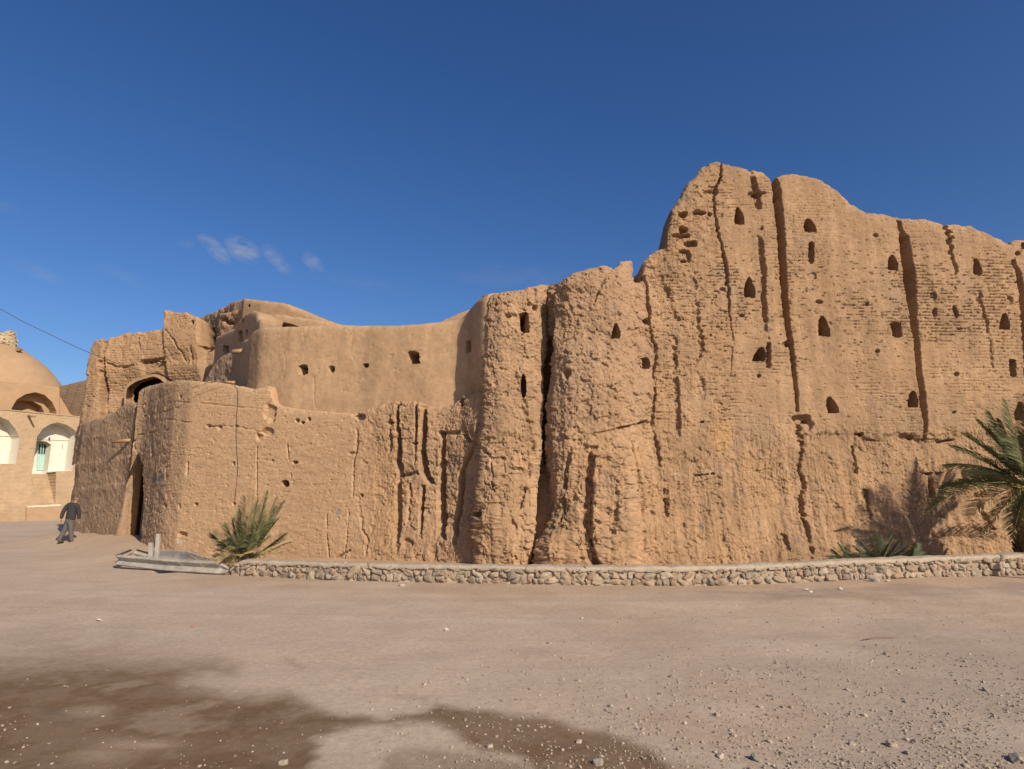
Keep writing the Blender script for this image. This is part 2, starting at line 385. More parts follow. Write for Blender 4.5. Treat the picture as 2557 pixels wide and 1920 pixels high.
    def mottle(s, a=.1):
        P = s.P; v = 1 + a * (fbm(P, .9, 3, off=5)) + a * .8 * fbm(P, 3.0, 3, 1.3, .35, off=8)
        s.col = s.col * v[..., None]
        w = sstep(.1, .6, fbm(P, .55, 3, off=77)) * .45; s.tint(GREY, w)
        w = sstep(.15, .7, fbm(P, .8, 3, 1.3, .5, off=99)) * .45; s.tint(ORANGE, w)

fort = empty("mud_brick_fortress", (1.0, 16.5, 0), "tall ruined mud brick fortress with loopholes and grooved towers behind the low stone wall", "fortress")

# ---- R3: narrow tower, central tower and the tall curtain wall
prof3 = [(1100, 760), (1200, 738), (1217, 732), (1228, 727), (1308, 717), (1338, 709), (1378, 708), (1381, 714), (1395, 699), (1425, 682), (1464, 670), (1513, 661), (1541, 665), (1553, 660), (1560, 648), (1583, 647), (1584, 672), (1586, 699), (1609, 700),
         (1610, 663), (1613, 645), (1627, 630), (1664, 612), (1667, 574), (1674, 547), (1680, 516), (1703, 489), (1716, 458), (1743, 431), (1756, 413), (1774, 401), (1796, 399), (1836, 407), (1867, 416), (1908, 425), (1925, 438), (1939, 440), (1957, 433), (1974, 428),
         (2006, 432), (2041, 438), (2072, 456), (2099, 476), (2130, 505), (2157, 519), (2172, 526), (2211, 530), (2251, 538), (2303, 542), (2315, 541), (2354, 552), (2430, 562), (2470, 577), (2509, 595), (2529, 606), (2537, 597), (2557, 595), (2700, 590), (2900, 620), (3300, 640)]
plan3 = [(1196, 16.9), (1203, 16.25), (1213, 15.9), (1250, 15.72), (1320, 15.7), (1352, 15.82), (1366, 16.05), (1373, 16.3), (1378, 15.75), (1390, 15.45), (1430, 15.2), (1500, 15.12), (1560, 15.22), (1600, 15.5), (1640, 15.68), (1800, 15.8), (2000, 15.85), (2300, 15.95), (2557, 16.05), (2750, 16.2), (2900, 16.6)]
R3 = Ribbon(plan3, prof3, zmax=12.5, sm=.13, du=.0155, dz=.0146); R3.serr = sstep(1612, 1650, R3.px)
px, py, P = R3.px, R3.py, R3.P
tall = sstep(1612, 1640, px); upper = sstep(1090, 1040, py + 25 * R3.jx) * tall; ruin = sstep(1840, 1780, px) * tall
brickm = upper * sstep(1730, 1830, px)
rmask = .9 - .66 * brickm
R3.rough(1.0 + 1.0 * (1 - tall), .75 - .25 * (1 - tall), 1.0 + 1.5 * (1 - tall) + .7 * ruin, rmask)
low = sstep(1040, 1180, py + 60 * R3.jx); R3.d += .035 * low * fbm(P, 2.0, 4, 1.6, .2, off=55)
R3.rough(.25, .25, .5, low * .8)
R3.d += .045 * sstep(1100, 1260, py) * fbm(P, 1.15, 3, 1.6, .16, off=91, gain=.6)
R3.bricks(brickm * (.4 + .45 * sstep(560, 700, py) - .4 * sstep(800, 960, py)), dens=.17); R3.bricks(upper * ruin * .6, dens=.16)
# batter and the spread foot
R3.d += (.2 + .1 * tall) * sstep(1150, 1420, py) ** 1.4 + .10 * sstep(600, 1150, py)
R3.d -= .05 * tall * sstep(1960, 2040, px) * sstep(1080, 1095, py + 14 * R3.jy) * sstep(1170, 1110, py)          # undercut course
R3.d -= .07 * sstep(1460, 1500, px) * sstep(1640, 1600, px) * sstep(-2, 3, py - np.interp(px, [1462, 1530, 1605], [1086, 1072, 1054])) * sstep(1150, 1090, py)
g = R3.groove
g([(1803, 402, 3, 3, .16), (1801, 436, 4, 3, .2), (1789, 467, 4, 4, .2), (1783, 494, 4, 4, .2), (1785, 529, 4, 3, .18), (1792, 574, 4, 4, .2), (1801, 610, 4, 4, .2), (1812, 654, 5, 4, .22), (1816, 699, 5, 4, .2), (1820, 739, 4, 4, .2), (1821, 779, 4, 3, .16), (1824, 806, 2, 2, .05), (1830, 850, 2, 2, .05), (1825, 895, 2, 2, .05), (1823, 940, 2, 2, .04)])
g([(1874, 418, 6, 7, .13), (1881, 449, 7, 9, .16), (1890, 485, 9, 12, .18), (1894, 538, 8, 13, .13), (1895, 592, 6, 13, .13), (1901, 645, 6, 11, .15), (1905, 699, 5, 10, .15), (1905, 752, 5, 10, .16), (1908, 788, 5, 9, .16), (1912, 823, 4, 7, .14), (1916, 840, 3, 4, .06), (1917, 860, 6, 7, .18), (1917, 917, 6, 6, .16)], .5)
g([(1930, 436, 7, 13, .3), (1936, 476, 8, 16, .34), (1941, 529, 7, 17, .34), (1946, 583, 6, 16, .34), (1950, 636, 6, 15, .34), (1953, 690, 6, 14, .34), (1956, 743, 6, 13, .32), (1961, 788, 6, 11, .3), (1967, 841, 6, 10, .28), (1974, 886, 6, 9, .25), (1979, 930, 5, 8, .22), (1984, 984, 5, 7, .2), (1987, 1026, 4, 5, .16)], .35)
g([(1985, 1060, 6, 8, .1), (1995, 1123, 6, 8, .13), (1991, 1172, 6, 8, .15), (2001, 1212, 6, 9, .13), (1990, 1253, 6, 9, .15), (1999, 1306, 7, 9, .15), (2007, 1380, 7, 9, .1)], 1.2)
R3.pit(1998, 1047, 25, 12, .2); R3.pit(2016, 1062, 13, 14, .12)
g([(2245, 552, 6, 8, .2), (2249, 575, 6, 8, .22), (2251, 580, 6, 12, .12), (2252, 590, 8, 20, .4), (2256, 631, 8, 25, .44), (2262, 679, 8, 26, .46), (2268, 726, 8, 24, .46), (2274, 774, 8, 16, .4), (2280, 818, 7, 13, .36), (2285, 858, 7, 11, .34), (2288, 897, 7, 10, .3), (2291, 937, 6, 12, .3), (2294, 977, 6, 14, .32), (2299, 1017, 6, 12, .28), (2304, 1056, 5, 8, .2), (2306, 1100, 4, 5, .12)], .35)
g([(2364, 552, 7, 8, .2), (2366, 579, 7, 8, .2), (2372, 607, 6, 7, .17), (2378, 635, 5, 7, .15), (2384, 667, 4, 6, .1), (2386, 699, 4, 4, .08), (2387, 720, 4, 4, .07)], 1.3)
g([(2444, 730, 4, 5, .09), (2448, 762, 5, 6, .13), (2454, 786, 5, 6, .14), (2464, 806, 5, 5, .12), (2468, 834, 4, 4, .08), (2472, 877, 4, 4, .06), (2474, 915, 3, 3, .05)], 1.3)
g([(2531, 652, 5, 8, .25), (2541, 687, 6, 12, .3), (2547, 722, 6, 13, .32), (2549, 758, 6, 14, .3), (2553, 798, 7, 14, .3), (2556, 850, 7, 14, .26), (2562, 1000, 6, 12, .2)], .5)
g([(2610, 600, 8, 14, .3), (2650, 1090, 6, 8, .2)])
g([(1612, 690, 3, 3, .22), (1617, 726, 4, 4, .26), (1619, 752, 4, 4, .25), (1623, 787, 4, 3, .2), (1620, 805, 5, 4, .12), (1624, 845, 6, 6, .16), (1635, 866, 4, 5, .15), (1637, 898, 4, 4, .12), (1628, 946, 5, 5, .12), (1629, 972, 6, 6, .12), (1622, 1040, 7, 6, .12), (1632, 1080, 5, 6, .13), (1638, 1120, 6, 5, .14), (1646, 1165, 5, 5, .1)], 1.2)
g([(1684, 840, 10, 6, .1), (1687, 950, 10, 6, .12), (1690, 1062, 10, 6, .12), (1692, 1090, 8, 5, .05)], .5)
g([(1733, 680, 9, 5, .07), (1739, 770, 9, 5, .08), (1748, 880, 9, 5, .09), (1752, 945, 9, 5, .08), (1755, 1000, 7, 5, .05)], 1.2)
g([(1657, 640, 10, 7, .06), (1662, 720, 12, 7, .07), (1690, 800, 12, 6, .06)], 1.4)
g([(1730, 1054, 3, 3, .12), (1750, 1055, 3, 3, .16), (1778, 1054, 2, 2, .1)], .2, 'h'); g([(1637, 1053, 2, 3, .1), (1658, 1050, 2, 2, .1)], .2, 'h')
g([(1733, 1187, 3, 4, .12), (1778, 1183, 3, 3, .12)], .4, 'h'); g([(1462, 1086, 2, 3, .1), (1500, 1078, 2, 3, .12), (1570, 1062, 2, 4, .14), (1606, 1052, 3, 5, .16)], .3, 'h')
g([(2163, 1098, 3, 4, .14), (2195, 1103, 3, 3, .12)], .4, 'h'); g([(2345, 1103, 3, 5, .16), (2375, 1098, 3, 4, .14)], .5, 'h'); g([(2270, 1100, 6, 8, .1), (2340, 1100, 6, 8, .08)], .6, 'h')
g([(2127, 1117, 5, 4, .16), (2130, 1150, 5, 4, .18), (2131, 1180, 5, 5, .18)], .7); g([(2318, 1185, 8, 6, .14), (2320, 1240, 9, 6, .16)], .8); g([(2400, 1178, 5, 6, .2), (2401, 1202, 5, 6, .2)], .4)
g([(2156, 1225, 6, 5, .14), (2158, 1260, 6, 5, .14), (2163, 1295, 5, 5, .12)], .8); g([(2425, 1235, 8, 6, .14), (2440, 1285, 8, 7, .16), (2460, 1320, 8, 7, .14)], .9)
g([(2300, 1183, 3, 5, .1), (2345, 1182, 3, 5, .1)], .4, 'h'); g([(1945, 1300, 8, 5, .1), (1948, 1370, 8, 5, .08)]); g([(1660, 1225, 7, 5, .1), (1657, 1290, 6, 4, .08)])
# big rills of the central tower's foot, each a hollow with a sharp right lip
R3.bulge(1545, 1270, 60, 170, .22); R3.bulge(1497, 1122, 30, 22, .10)
g([(1486, 1118, 16, 8, .08), (1480, 1150, 18, 7, .2), (1475, 1200, 22, 7, .27), (1474, 1250, 22, 10, .24), (1470, 1310, 22, 10, .24), (1472, 1360, 20, 10, .22), (1488, 1405, 18, 10, .18)], .9)
g([(1572, 1105, 4, 4, .1), (1571, 1150, 6, 4, .13), (1577, 1178, 8, 6, .13), (1584, 1240, 12, 6, .08), (1582, 1300, 12, 6, .1), (1578, 1360, 10, 6, .08)], .8)
g([(1655, 1222, 5, 3, .1), (1658, 1278, 6, 3, .12)], .6); g([(1425, 1120, 8, 5, .1), (1418, 1200, 8, 5, .12), (1410, 1300, 8, 5, .08)], 1); g([(1530, 1230, 8, 5, .08), (1520, 1330, 10, 5, .1)], 1)
# the deep cleft between the two towers
g([(1377, 700, 9, 4, .55), (1379, 760, 11, 4, .7), (1380, 837, 12, 4, .7), (1370, 912, 12, 5, .7), (1369, 1010, 16, 5, .7), (1367, 1134, 18, 5, .7), (1362, 1232, 20, 6, .6), (1352, 1331, 26, 8, .5), (1347, 1420, 38, 8, .35)], .5)
R3.bulge(1392, 1372, 30, 45, .18, 3); R3.bulge(1225, 1270, 70, 150, .16)
g([(1305, 1000, 10, 6, .06), (1320, 1060, 12, 6, .08), (1335, 1110, 10, 6, .1), (1318, 1200, 8, 6, .08), (1290, 1290, 16, 6, .12), (1290, 1340, 14, 6, .08)], 1.2)
g([(1215, 1120, 5, 3, .04), (1235, 1145, 4, 3, .06), (1236, 1200, 3, 3, .05), (1252, 1250, 3, 3, .05), (1255, 1290, 3, 3, .04)], .8); g([(1238, 1144, 4, 6, .09), (1275, 1146, 4, 6, .09)], .5, 'h')
g([(1520, 672, 3, 3, .08), (1510, 700, 4, 3, .12), (1490, 740, 3, 3, .1), (1478, 775, 3, 3, .06)], .8)
g([(1345, 720, 6, 5, .06), (1340, 760, 6, 5, .05)]); g([(1320, 745, 6, 5, .05), (1328, 800, 6, 5, .05)])
for x, y, rx, ry, dp in [(1705, 537, 10, 8, .25), (1745, 531, 16, 6, .28), (1772, 535, 5, 5, .15), (1707, 573, 11, 8, .25), (1700, 588, 22, 6, .2), (1726, 607, 16, 8, .22), (1706, 628, 12, 5, .22), (1708, 652, 9, 4, .2), (1720, 640, 6, 14, .14), (1770, 480, 14, 6, .1), (1788, 478, 6, 8, .12),
                         (1889, 482, 20, 7, .18), (1614, 803, 9, 8, .22), (1417, 936, 8, 12, .14), (1237, 760, 5, 4, .14), (1268, 787, 8, 6, .12), (1338, 767, 5, 9, .16), (1217, 1284, 6, 6, .25), (2146, 1086, 6, 5, .3), (2135, 1085, 4, 3, .2), (2250, 1090, 10, 9, .1), (2270, 1093, 8, 6, .14), (2027, 690, 12, 10, .06), (2045, 754, 10, 5, .12), (2165, 760, 5, 4, .1), (2189, 878, 7, 5, .14),
                         (2333, 781, 6, 12, .13), (2330, 740, 8, 14, .08), (2385, 936, 6, 6, .12), (2378, 1030, 5, 4, .1), (2520, 752, 9, 12, .08), (2542, 632, 7, 5, .16), (1893, 940, 5, 5, .13), (1852, 788, 7, 4, .13), (1804, 722, 8, 5, .12), (2395, 822, 8, 3, .08), (1965, 860, 13, 8, .18), (2187, 588, 6, 5, .08), (1880, 488, 8, 5, .1)]:
    R3.pit(x, y, rx, ry, dp)
niches = [(1845, 518, 561, 11.5, .5, 'ogive', .1), (1871, 692, 743, 13, .5, 'ogive', .05), (2021, 546, 579, 14, .5, 'ogive', .2), (2026, 603, 656, 7, .3, 'rect', 0), (2055, 790, 840, 14, .55, 'ogive', .1), (2072, 992, 1032, 14, .5, 'ogive', .25), (1896, 868, 903, 15, .5, 'ogive', -.3),
          (2229, 635, 674, 13, .5, 'ogive', .05), (2237, 804, 843, 13, .4, 'rect', .1), (2275, 977, 1018, 13, .4, 'ogive', 0), (2439, 646, 685, 11, .5, 'ogive', .15), (2507, 783, 823, 12.5, .45, 'ogive', 0), (2384, 762, 795, 6, .4, 'oval', .2), (2525, 897, 942, 8, .4, 'rect', 0), (2541, 1003, 1050, 14, .5, 'ogive', 0), (2558, 603, 622, 6, .4, 'oval', 0),
          (1538, 808, 844, 10, .6, 'ogive', 0), (1610, 893, 922, 9, .7, 'rect', .1), (1311, 776, 829, 12, .9, 'rect', .05), (1307, 935, 993, 7, .7, 'oval', 0)]
for i, nn in enumerate(niches): R3.niche(i + 1, nn[0], nn[1], nn[2], nn[3], nn[4], nn[5], nn[6])
R3.mottle(.17); R3.col *= (1 + .12 * fbm(P, 2.2, 4, 1.6, .10, off=140, gain=.6))[..., None]
R3.tint(GREY * np.array([1.0, .94, .90]), (sstep(1375, 1395, px) * sstep(1640, 1600, px) * .6 + .3 * sstep(1380, 1370, px)) * sstep(1150, 1000, py)); R3.col *= (1 - .10 * tall)[..., None]
R3.tint(ORANGE, low * (.04 + .3 * sstep(-.1, .5, fbm(P, .9, 3, off=31))) * sstep(1380, 1420, px))
R3.tint([.39, .235, .11], sstep(28, 10, np.hypot((px - 1800) * .8, (py - 1100) * .45) + 8 * R3.jx) * .7)
R3.tint([.17, .15, .14], .75 * sstep(10, 2, np.hypot((px - 1743), (py - 1315) * .5) + 5 * R3.jx)); R3.tint([.2, .17, .15], .5 * sstep(12, 2, np.hypot((px - 1975), (py - 1345)) + 7 * R3.jy))
R3.tint([.42, .31, .21], sstep(5, 1, np.abs(py - 1182 + 12 * R3.jy)) * sstep(1640, 1700, px) * sstep(2020, 1960, px) * .4)
lab3 = {17: 'loophole', 18: 'loophole', 19: 'window_opening', 20: 'window_opening'}
outs = R3.build(fort, 'tower', M_rough, 'loophole', labels=lab3, parts=[('tower', -1e9, 1374), ('tower', 1374, 1612), ('curtain_wall', 1612, 1e9)], back=None) if False else R3.build(fort, 'tower', M_rough, 'loophole', labels=lab3, parts=[('tower', -1e9, 1374), ('tower', 1374, 1612), ('curtain_wall', 1612, 1e9)])
tag(outs[0], "narrow tower with a rectangular window left of the deep cleft"); tag(outs[1], "broad rough tower right of the deep cleft"); tag(outs[2], "tallest stretch of wall with rows of pointed loopholes")

# ---- R1: corner tower by the door and the ribbed lower wall
prof1 = [(280, 1092), (334, 1088), (336, 1060), (338, 988), (344, 974), (362, 964), (395, 955), (440, 949), (474, 948), (520, 951), (564, 956), (600, 964), (632, 970), (650, 966), (668, 962), (676, 975), (685, 1004), (700, 1012), (760, 1022), (830, 1028), (884, 1030), (930, 1016), (985, 1000), (1040, 1001), (1063, 1010), (1100, 1016), (1130, 1005), (1150, 985), (1175, 978), (1200, 970), (1260, 960)]
plan1 = [(322, 22.2), (336, 22.1), (350, 21.85), (368, 21.0), (390, 20.1), (418, 19.35), (455, 18.92), (540, 18.58), (640, 18.26), (720, 18.03), (850, 17.6), (1000, 17.15), (1100, 16.85), (1150, 16.48), (1190, 16.1), (1212, 15.95), (1240, 15.95)]
R1 = Ribbon(plan1, prof1, 1200, zmax=7.5, du=.0185, dz=.0175, sm=.25, topn=.02, back=1.2, round_=.08)
px, py, P = R1.px, R1.py, R1.P
ribs = sstep(850, 960, px); leftf = sstep(470, 400, px)
R1.rough(.9 + .8 * ribs, .3, .5 + .8 * ribs + .5 * leftf, .2 + .66 * ribs + .45 * leftf)
R1.rough(.2, .5, .8, .7 * ribs + .4 * leftf)
R1.bricks(.4 * (1 - ribs), h=.09, depth=.02, dens=.30)
q = fbm(P, 2.0, 5, 1.0, 3.2, off=7, gain=.6); R1.d += .008 * sstep(.12, .15, q) * (1 - ribs) * sstep(1040, 1100, py + 20 * R1.jx)
R1.d += .20 * sstep(1220, 1430, py) ** 1.5 * sstep(700, 1000, px) + .06 * sstep(1250, 1400, py)
g = R1.groove
g([(992, 1000, 5, 6, .26), (993, 1060, 8, 6, .28), (996, 1120, 9, 6, .3), (993, 1150, 14, 10, .34), (998, 1172, 14, 10, .2), (995, 1192, 9, 7, .12), (998, 1260, 13, 7, .2), (1000, 1330, 14, 7, .2), (1002, 1372, 10, 6, .12)], .8)
g([(1041, 1000, 4, 4, .26), (1040, 1060, 5, 4, .28), (1037, 1100, 4, 4, .2), (1036, 1130, 3, 3, .07), (1035, 1165, 3, 3, .05)], .5)
g([(1062, 1000, 9, 5, .26), (1062, 1060, 14, 5, .34), (1060, 1130, 16, 5, .36), (1064, 1175, 18, 7, .34), (1078, 1205, 12, 7, .22)], .6)
g([(1104, 1081, 8, 6, .2), (1111, 1110, 10, 6, .26), (1105, 1140, 10, 6, .24), (1105, 1165, 14, 5, .3), (1108, 1205, 16, 6, .34), (1108, 1232, 17, 6, .36), (1112, 1271, 18, 5, .36), (1114, 1325, 20, 5, .3), (1118, 1345, 10, 5, .12)], .8)
g([(1198, 1055, 6, 4, .16), (1186, 1107, 9, 5, .22), (1168, 1144, 11, 5, .24), (1155, 1181, 14, 5, .28), (1154, 1218, 14, 5, .28), (1151, 1271, 14, 5, .3), (1147, 1320, 13, 5, .26), (1147, 1355, 10, 5, .12)], .6)
g([(1059, 1215, 7, 4, .2), (1056, 1270, 8, 4, .24), (1058, 1340, 6, 4, .14)], .7)
g([(1158, 1080, 12, 8, .14), (1172, 1100, 12, 8, .2)], .8); g([(1098, 1080, 5, 6, .1), (1160, 1078, 5, 8, .14)], .8, 'h'); g([(1000, 1184, 5, 8, .12), (1066, 1178, 5, 8, .1)], .8, 'h')
g([(642, 1083, 2.5, 2.5, .08), (642, 1110, 2, 2, .09), (641, 1160, 2, 2, .09), (641, 1236, 2, 2, .05)], .7)
g([(717, 1095, 2, 2, .06), (719, 1140, 2.5, 2, .08), (726, 1188, 2, 2, .06)], 1); g([(745, 1112, 2, 2, .05), (738, 1170, 2, 2, .05)], 1)
g([(816, 1285, 2, 2, .05), (820, 1340, 2, 2, .07), (829, 1400, 2, 2, .06)], .9); g([(872, 1280, 2, 2, .05), (868, 1400, 2, 2, .05)], 1)
g([(889, 1055, 5, 4, .09), (894, 1090, 4, 3, .08), (884, 1139, 4, 4, .08), (881, 1195, 3, 3, .05), (880, 1240, 2, 2, .03)], 1.6); g([(895, 1240, 6, 4, .03), (905, 1320, 6, 4, .05), (925, 1345, 6, 5, .06), (920, 1400, 6, 4, .03)], 1.2)
g([(972, 1040, 5, 4, .1), (976, 1090, 6, 4, .12), (972, 1150, 8, 5, .1)], 1.6); g([(1022, 1210, 8, 5, .1), (1026, 1240, 8, 4, .05), (1022, 1300, 6, 4, .05)], 1.2)
g([(850, 1390, 3, 5, .1), (880, 1372, 3, 4, .07)], .8, 'h'); g([(361, 1038, 2, 3, .05), (400, 1030, 2, 3, .04), (445, 1018, 2, 3, .03)], 1.0, 'h'); g([(345, 1085, 2, 3, .06), (420, 1072, 2, 3, .05)], 1.0, 'h')
g([(420, 1046, 2, 3, .02), (520, 1062, 2, 3, .035), (600, 1066, 2, 3, .035), (655, 1080, 2, 3, .04)], 1.6, 'h'); g([(440, 1003, 2, 2, .02), (520, 1008, 2, 2, .025), (640, 1020, 2, 2, .025)], 1.6, 'h')
R1.pit(674, 1030, 14, 26, .11); R1.pit(668, 1078, 16, 12, .10); R1.pit(648, 1092, 7, 8, .08)
for x, y, rx, ry, dp in [(742, 1049, 5, 4, .25), (756, 1055, 6, 4, .22), (771, 1046, 5, 5, .25), (737, 1154, 7, 4, .22), (900, 1041, 15, 8, .2), (885, 1035, 8, 6, .15), (903, 1237, 4, 4, .14), (451, 990, 4, 4, .22), (490, 1259, 5, 4, .16), (448, 1264, 3, 7, .16), (411, 1263, 3, 6, .14), (583, 1157, 4, 5, .14), (584, 1258, 4, 4, .12), (457, 1334, 11, 7, .12), (590, 1064, 4, 3, .1), (520, 1064, 6, 4, .1), (548, 1067, 6, 6, .1), (680, 1150, 4, 3, .07), (995, 1010, 10, 4, .14), (1025, 1356, 14, 12, .1), (975, 1056, 10, 4, .1), (880, 1132, 10, 4, .08), (1035, 1107, 10, 4, .15)]:
    R1.pit(x, y, rx, ry, dp)
for x, y0, y1 in [(468, 1157, 1182), (415, 1155, 1195), (381, 1118, 1138), (366, 1088, 1112), (335, 1102, 1122)]:
    g([(x, y0, 3, 3, .12), (x - 1, y1, 3, 3, .12)], .2)
R1.niche(1, 712, 1199, 1217, 11, 1.4, 'oval', 0, .35); R1.niche(2, 1147, 986, 1014, 5.5, .5, 'oval')
# the door slot: cut out under a pointed head
head = np.interp(px, [300, 326, 334, 340, 346, 352, 358.5, 359, 400], [1180, 1176, 1152, 1138, 1131, 1142, 1160, 400, 400]); head = np.where(px > 359 - .012 * (py - 1160), 9999, head)
R1.cut |= (py > head + 3 * R1.jx) & (px < 365)
R1.mottle(.10)
R1.tint([.415, .27, .158], (1 - ribs) * .7); R1.tint(GREY * .92, sstep(450, 370, px) * .5)
R1.tint([.17, .145, .13], .8 * sstep(18, 5, np.hypot((px - 396) * 1.0, (py - 1192) * .9) + 14 * R1.jx)); R1.tint([.22, .19, .17], .6 * sstep(12, 3, np.hypot((px - 845) * 1.4, (py - 1280) * .7) + 9 * R1.jx))
R1.tint([.5, .42, .33], .8 * sstep(8, 2, np.hypot((px - 449) * .7, (py - 1351) * 1.2) + 4 * R1.jy)); R1.tint([.52, .45, .36], .5 * sstep(2.5, .6, np.abs(px - 1001 + 3 * R1.jy)) * sstep(1040, 1020, py) * sstep(1000, 1006, py))
outs = R1.build(fort, 'lower_wall', M_rough, 'wall_hole', parts=[('corner_tower', -1e9, 640), ('lower_wall', 640, 1e9)], backz=.6, slope=.02)
tag(outs[0], "rounded corner tower beside the narrow doorway"); tag(outs[1], "ribbed and fissured lower wall under the smooth plaster")

# ---- R2: smooth plastered upper wall
prof2 = [(560, 850), (614, 846), (623, 838), (634, 824), (652, 817), (680, 815), (706, 814), (839, 810), (935, 811), (985, 811), (1040, 807), (1104, 800), (1130, 797), (1152, 787), (1167, 771), (1186, 748), (1202, 738), (1217, 732), (1300, 725)]
plan2 = [(598, 23.4), (601, 21.8), (608, 20.5), (623, 19.45), (648, 18.8), (720, 18.36), (850, 17.93), (1000, 17.42), (1100, 17.15), (1142, 17.1), (1158, 17.0), (1174, 16.72), (1192, 16.3), (1206, 15.98), (1222, 15.9), (1240, 16.2)]
R2 = Ribbon(plan2, prof2, 900, zmin=2.4, zmax=8.5, du=.03, dz=.028, sm=.45, topn=.008, back=1.3, round_=.10)
px, py, P = R2.px, R2.py, R2.P
R2.d += .05 * fbm(P, .5, 2) + .012 * fbm(P, 2.2, 3, off=5) + .005 * fbm(P, 9, 2)
R2.d += .03 * sstep(940, 1000, py) - .10 * sstep(940, 985, py) * sstep(1140, 1170, px)
R2.niche(1, 757, 911, 934, 10.5, 1.3, 'rect', 0, .1); R2.niche(2, 828, 913, 929, 7, 1.1, 'oval', 0, .1); R2.niche(3, 913, 907, 917, 6.5, .9, 'oval', 0, .1); R2.niche(4, 1033, 877, 908, 14, .8, 'rect', 0, .12); R2.niche(5, 1170, 849, 880, 6.5, .7, 'rect', 0, .1)
R2.cut |= py > np.interp(px, [p[0] for p in prof1], [p[1] for p in prof1]) + 10
R2.pit(976, 887, 6, 3, .03); R2.groove([(1010, 878, 2, 3, .02), (1050, 876, 2, 3, .02)], .3, 'h'); R2.groove([(783, 940, 1.5, 1.5, .02), (787, 1010, 1.5, 1.5, .02)], 1)
R2.groove([(700, 850, 1.2, 1.2, .012), (712, 900, 1.2, 1.2, .014), (706, 960, 1.2, 1.2, .01)], 2.5); R2.groove([(880, 840, 1.2, 1.2, .012), (872, 890, 1.2, 1.2, .014), (886, 990, 1.2, 1.2, .012)], 2.5); R2.groove([(1075, 830, 1.2, 1.2, .01), (1068, 900, 1.2, 1.2, .014), (1082, 960, 1.2, 1.2, .01)], 2.5)
cq, eq, mq = cells(R2.u[:, None] * 9 + 0 * px, P[..., 2] * 9, 71); R2.d -= .02 * (cq > .985) * (eq < .3)
R2.col[:] = PLASTER; R2.col *= (1.06 + .08 * fbm(P, .9, 4, off=5, gain=.6) + .07 * fbm(P, 2.5, 2, 1.2, .2, off=8))[..., None]
for hx, hy, hl in ((757, 936, 60), (828, 930, 45), (913, 918, 50), (1033, 909, 70), (1170, 881, 40), (1000, 812, 90), (720, 816, 80), (860, 812, 110), (930, 813, 60)):
    R2.tint(PLASTER * .72, .45 * sstep(7, 1, np.abs(px - hx + 6 * R2.jl + 2 * R2.jx)) * sstep(hy - 2, hy + 4, py) * sstep(hy + hl, hy + 5, py))
R2.tint(PLASTER * 1.18, .5 * sstep(.25, .3, fbm(P, 1.1, 4, off=210, gain=.6)) * sstep(850, 870, py))
R2.tint(PLASTER * .86, .5 * sstep(.0, .5, fbm(P, .8, 3, 1.4, .35, off=66)))
outs = R2.build(fort, 'plastered_wall', M_smooth, 'window_opening', backz=2.5); tag(outs[0], "smooth plastered upper wall curving up to the narrow tower")

# bits of roof seen behind the parapets
def ribbon_simple(poly, prof, parent, name, mat, yref=900, zmin=0.0, zmax=12, du=.04, sm=.3, amp=.5, plates=.4, bricks=0, colr=None, back=1.0, holes=(), pits=(), grooves=(), topn=.03, sub='window_opening', label=None, cutf=None, backz=1.6, fn=None):
    R = Ribbon(poly, prof, yref, zmin=zmin, zmax=zmax, du=du, dz=du * .95, sm=sm, topn=topn, back=back, round_=.07)
    if fn: fn(R)
    if amp: R.rough(amp, amp * .6, plates)
    if bricks: R.bricks(np.full(R.d.shape, bricks), h=.11, depth=.05, dens=.05)
    for gr in grooves: R.groove(*gr) if isinstance(gr, tuple) else R.groove(gr)
    for p in pits: R.pit(*p)
    if colr is not None: R.col[:] = colr
    R.mottle(.08 if amp else .03)
    for i, h in enumerate(holes): R.niche(i + 1, *h)
    if cutf: R.cut |= cutf(R)
    o = R.build(parent, name, mat, sub, backz=backz)
    if label: tag(o[0], label)
    return o
ribbon_simple([(1080, 18.6), (1180, 18.3)], [(1080, 812), (1098, 803), (1120, 790), (1150, 778), (1170, 773), (1200, 772)], fort, 'roof_hump', M_smooth, zmin=5, amp=0, colr=PLASTER)
ribbon_simple([(1560, 16.6), (1600, 16.7), (1640, 16.5)], [(1560, 705), (1584, 690), (1600, 674), (1614, 664), (1650, 650)], fort, 'rear_wall', M_rough, zmin=4.5, amp=.7)

# ---- R4: receding wall left of the door, its end face turned to the sun
gate = empty("entrance_wall", tuple(at(250, 1320, 24.6)), "rough receding mud wall with a jutting beam left of the narrow doorway", "wall")
prof4 = [(150, 1072), (187, 1062), (200, 1054), (225, 1046), (260, 1038), (285, 1022), (305, 1010), (312, 1005), (325, 1003), (340, 1006), (346, 1010), (420, 1010)]
plan4 = [(183, 27.0), (186, 26.1), (190, 25.75), (220, 24.95), (260, 24.05), (300, 23.22), (310, 22.98), (313, 22.9), (316, 22.88), (330, 23.05), (350, 23.35), (362, 24.3), (380, 26.8)]
R4 = Ribbon(plan4, prof4, 1220, zmin=-.2, zmax=8, du=.028, dz=.026, sm=.05, topn=.05, back=1.0, round_=.1)
px, py, P = R4.px, R4.py, R4.P
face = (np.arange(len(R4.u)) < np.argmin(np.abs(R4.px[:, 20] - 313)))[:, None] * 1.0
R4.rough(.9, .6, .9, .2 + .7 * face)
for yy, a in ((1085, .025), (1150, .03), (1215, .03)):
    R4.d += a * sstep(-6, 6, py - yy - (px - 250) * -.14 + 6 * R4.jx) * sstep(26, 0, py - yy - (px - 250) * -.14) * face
R4.d += .12 * sstep(1200, 1340, py) * face
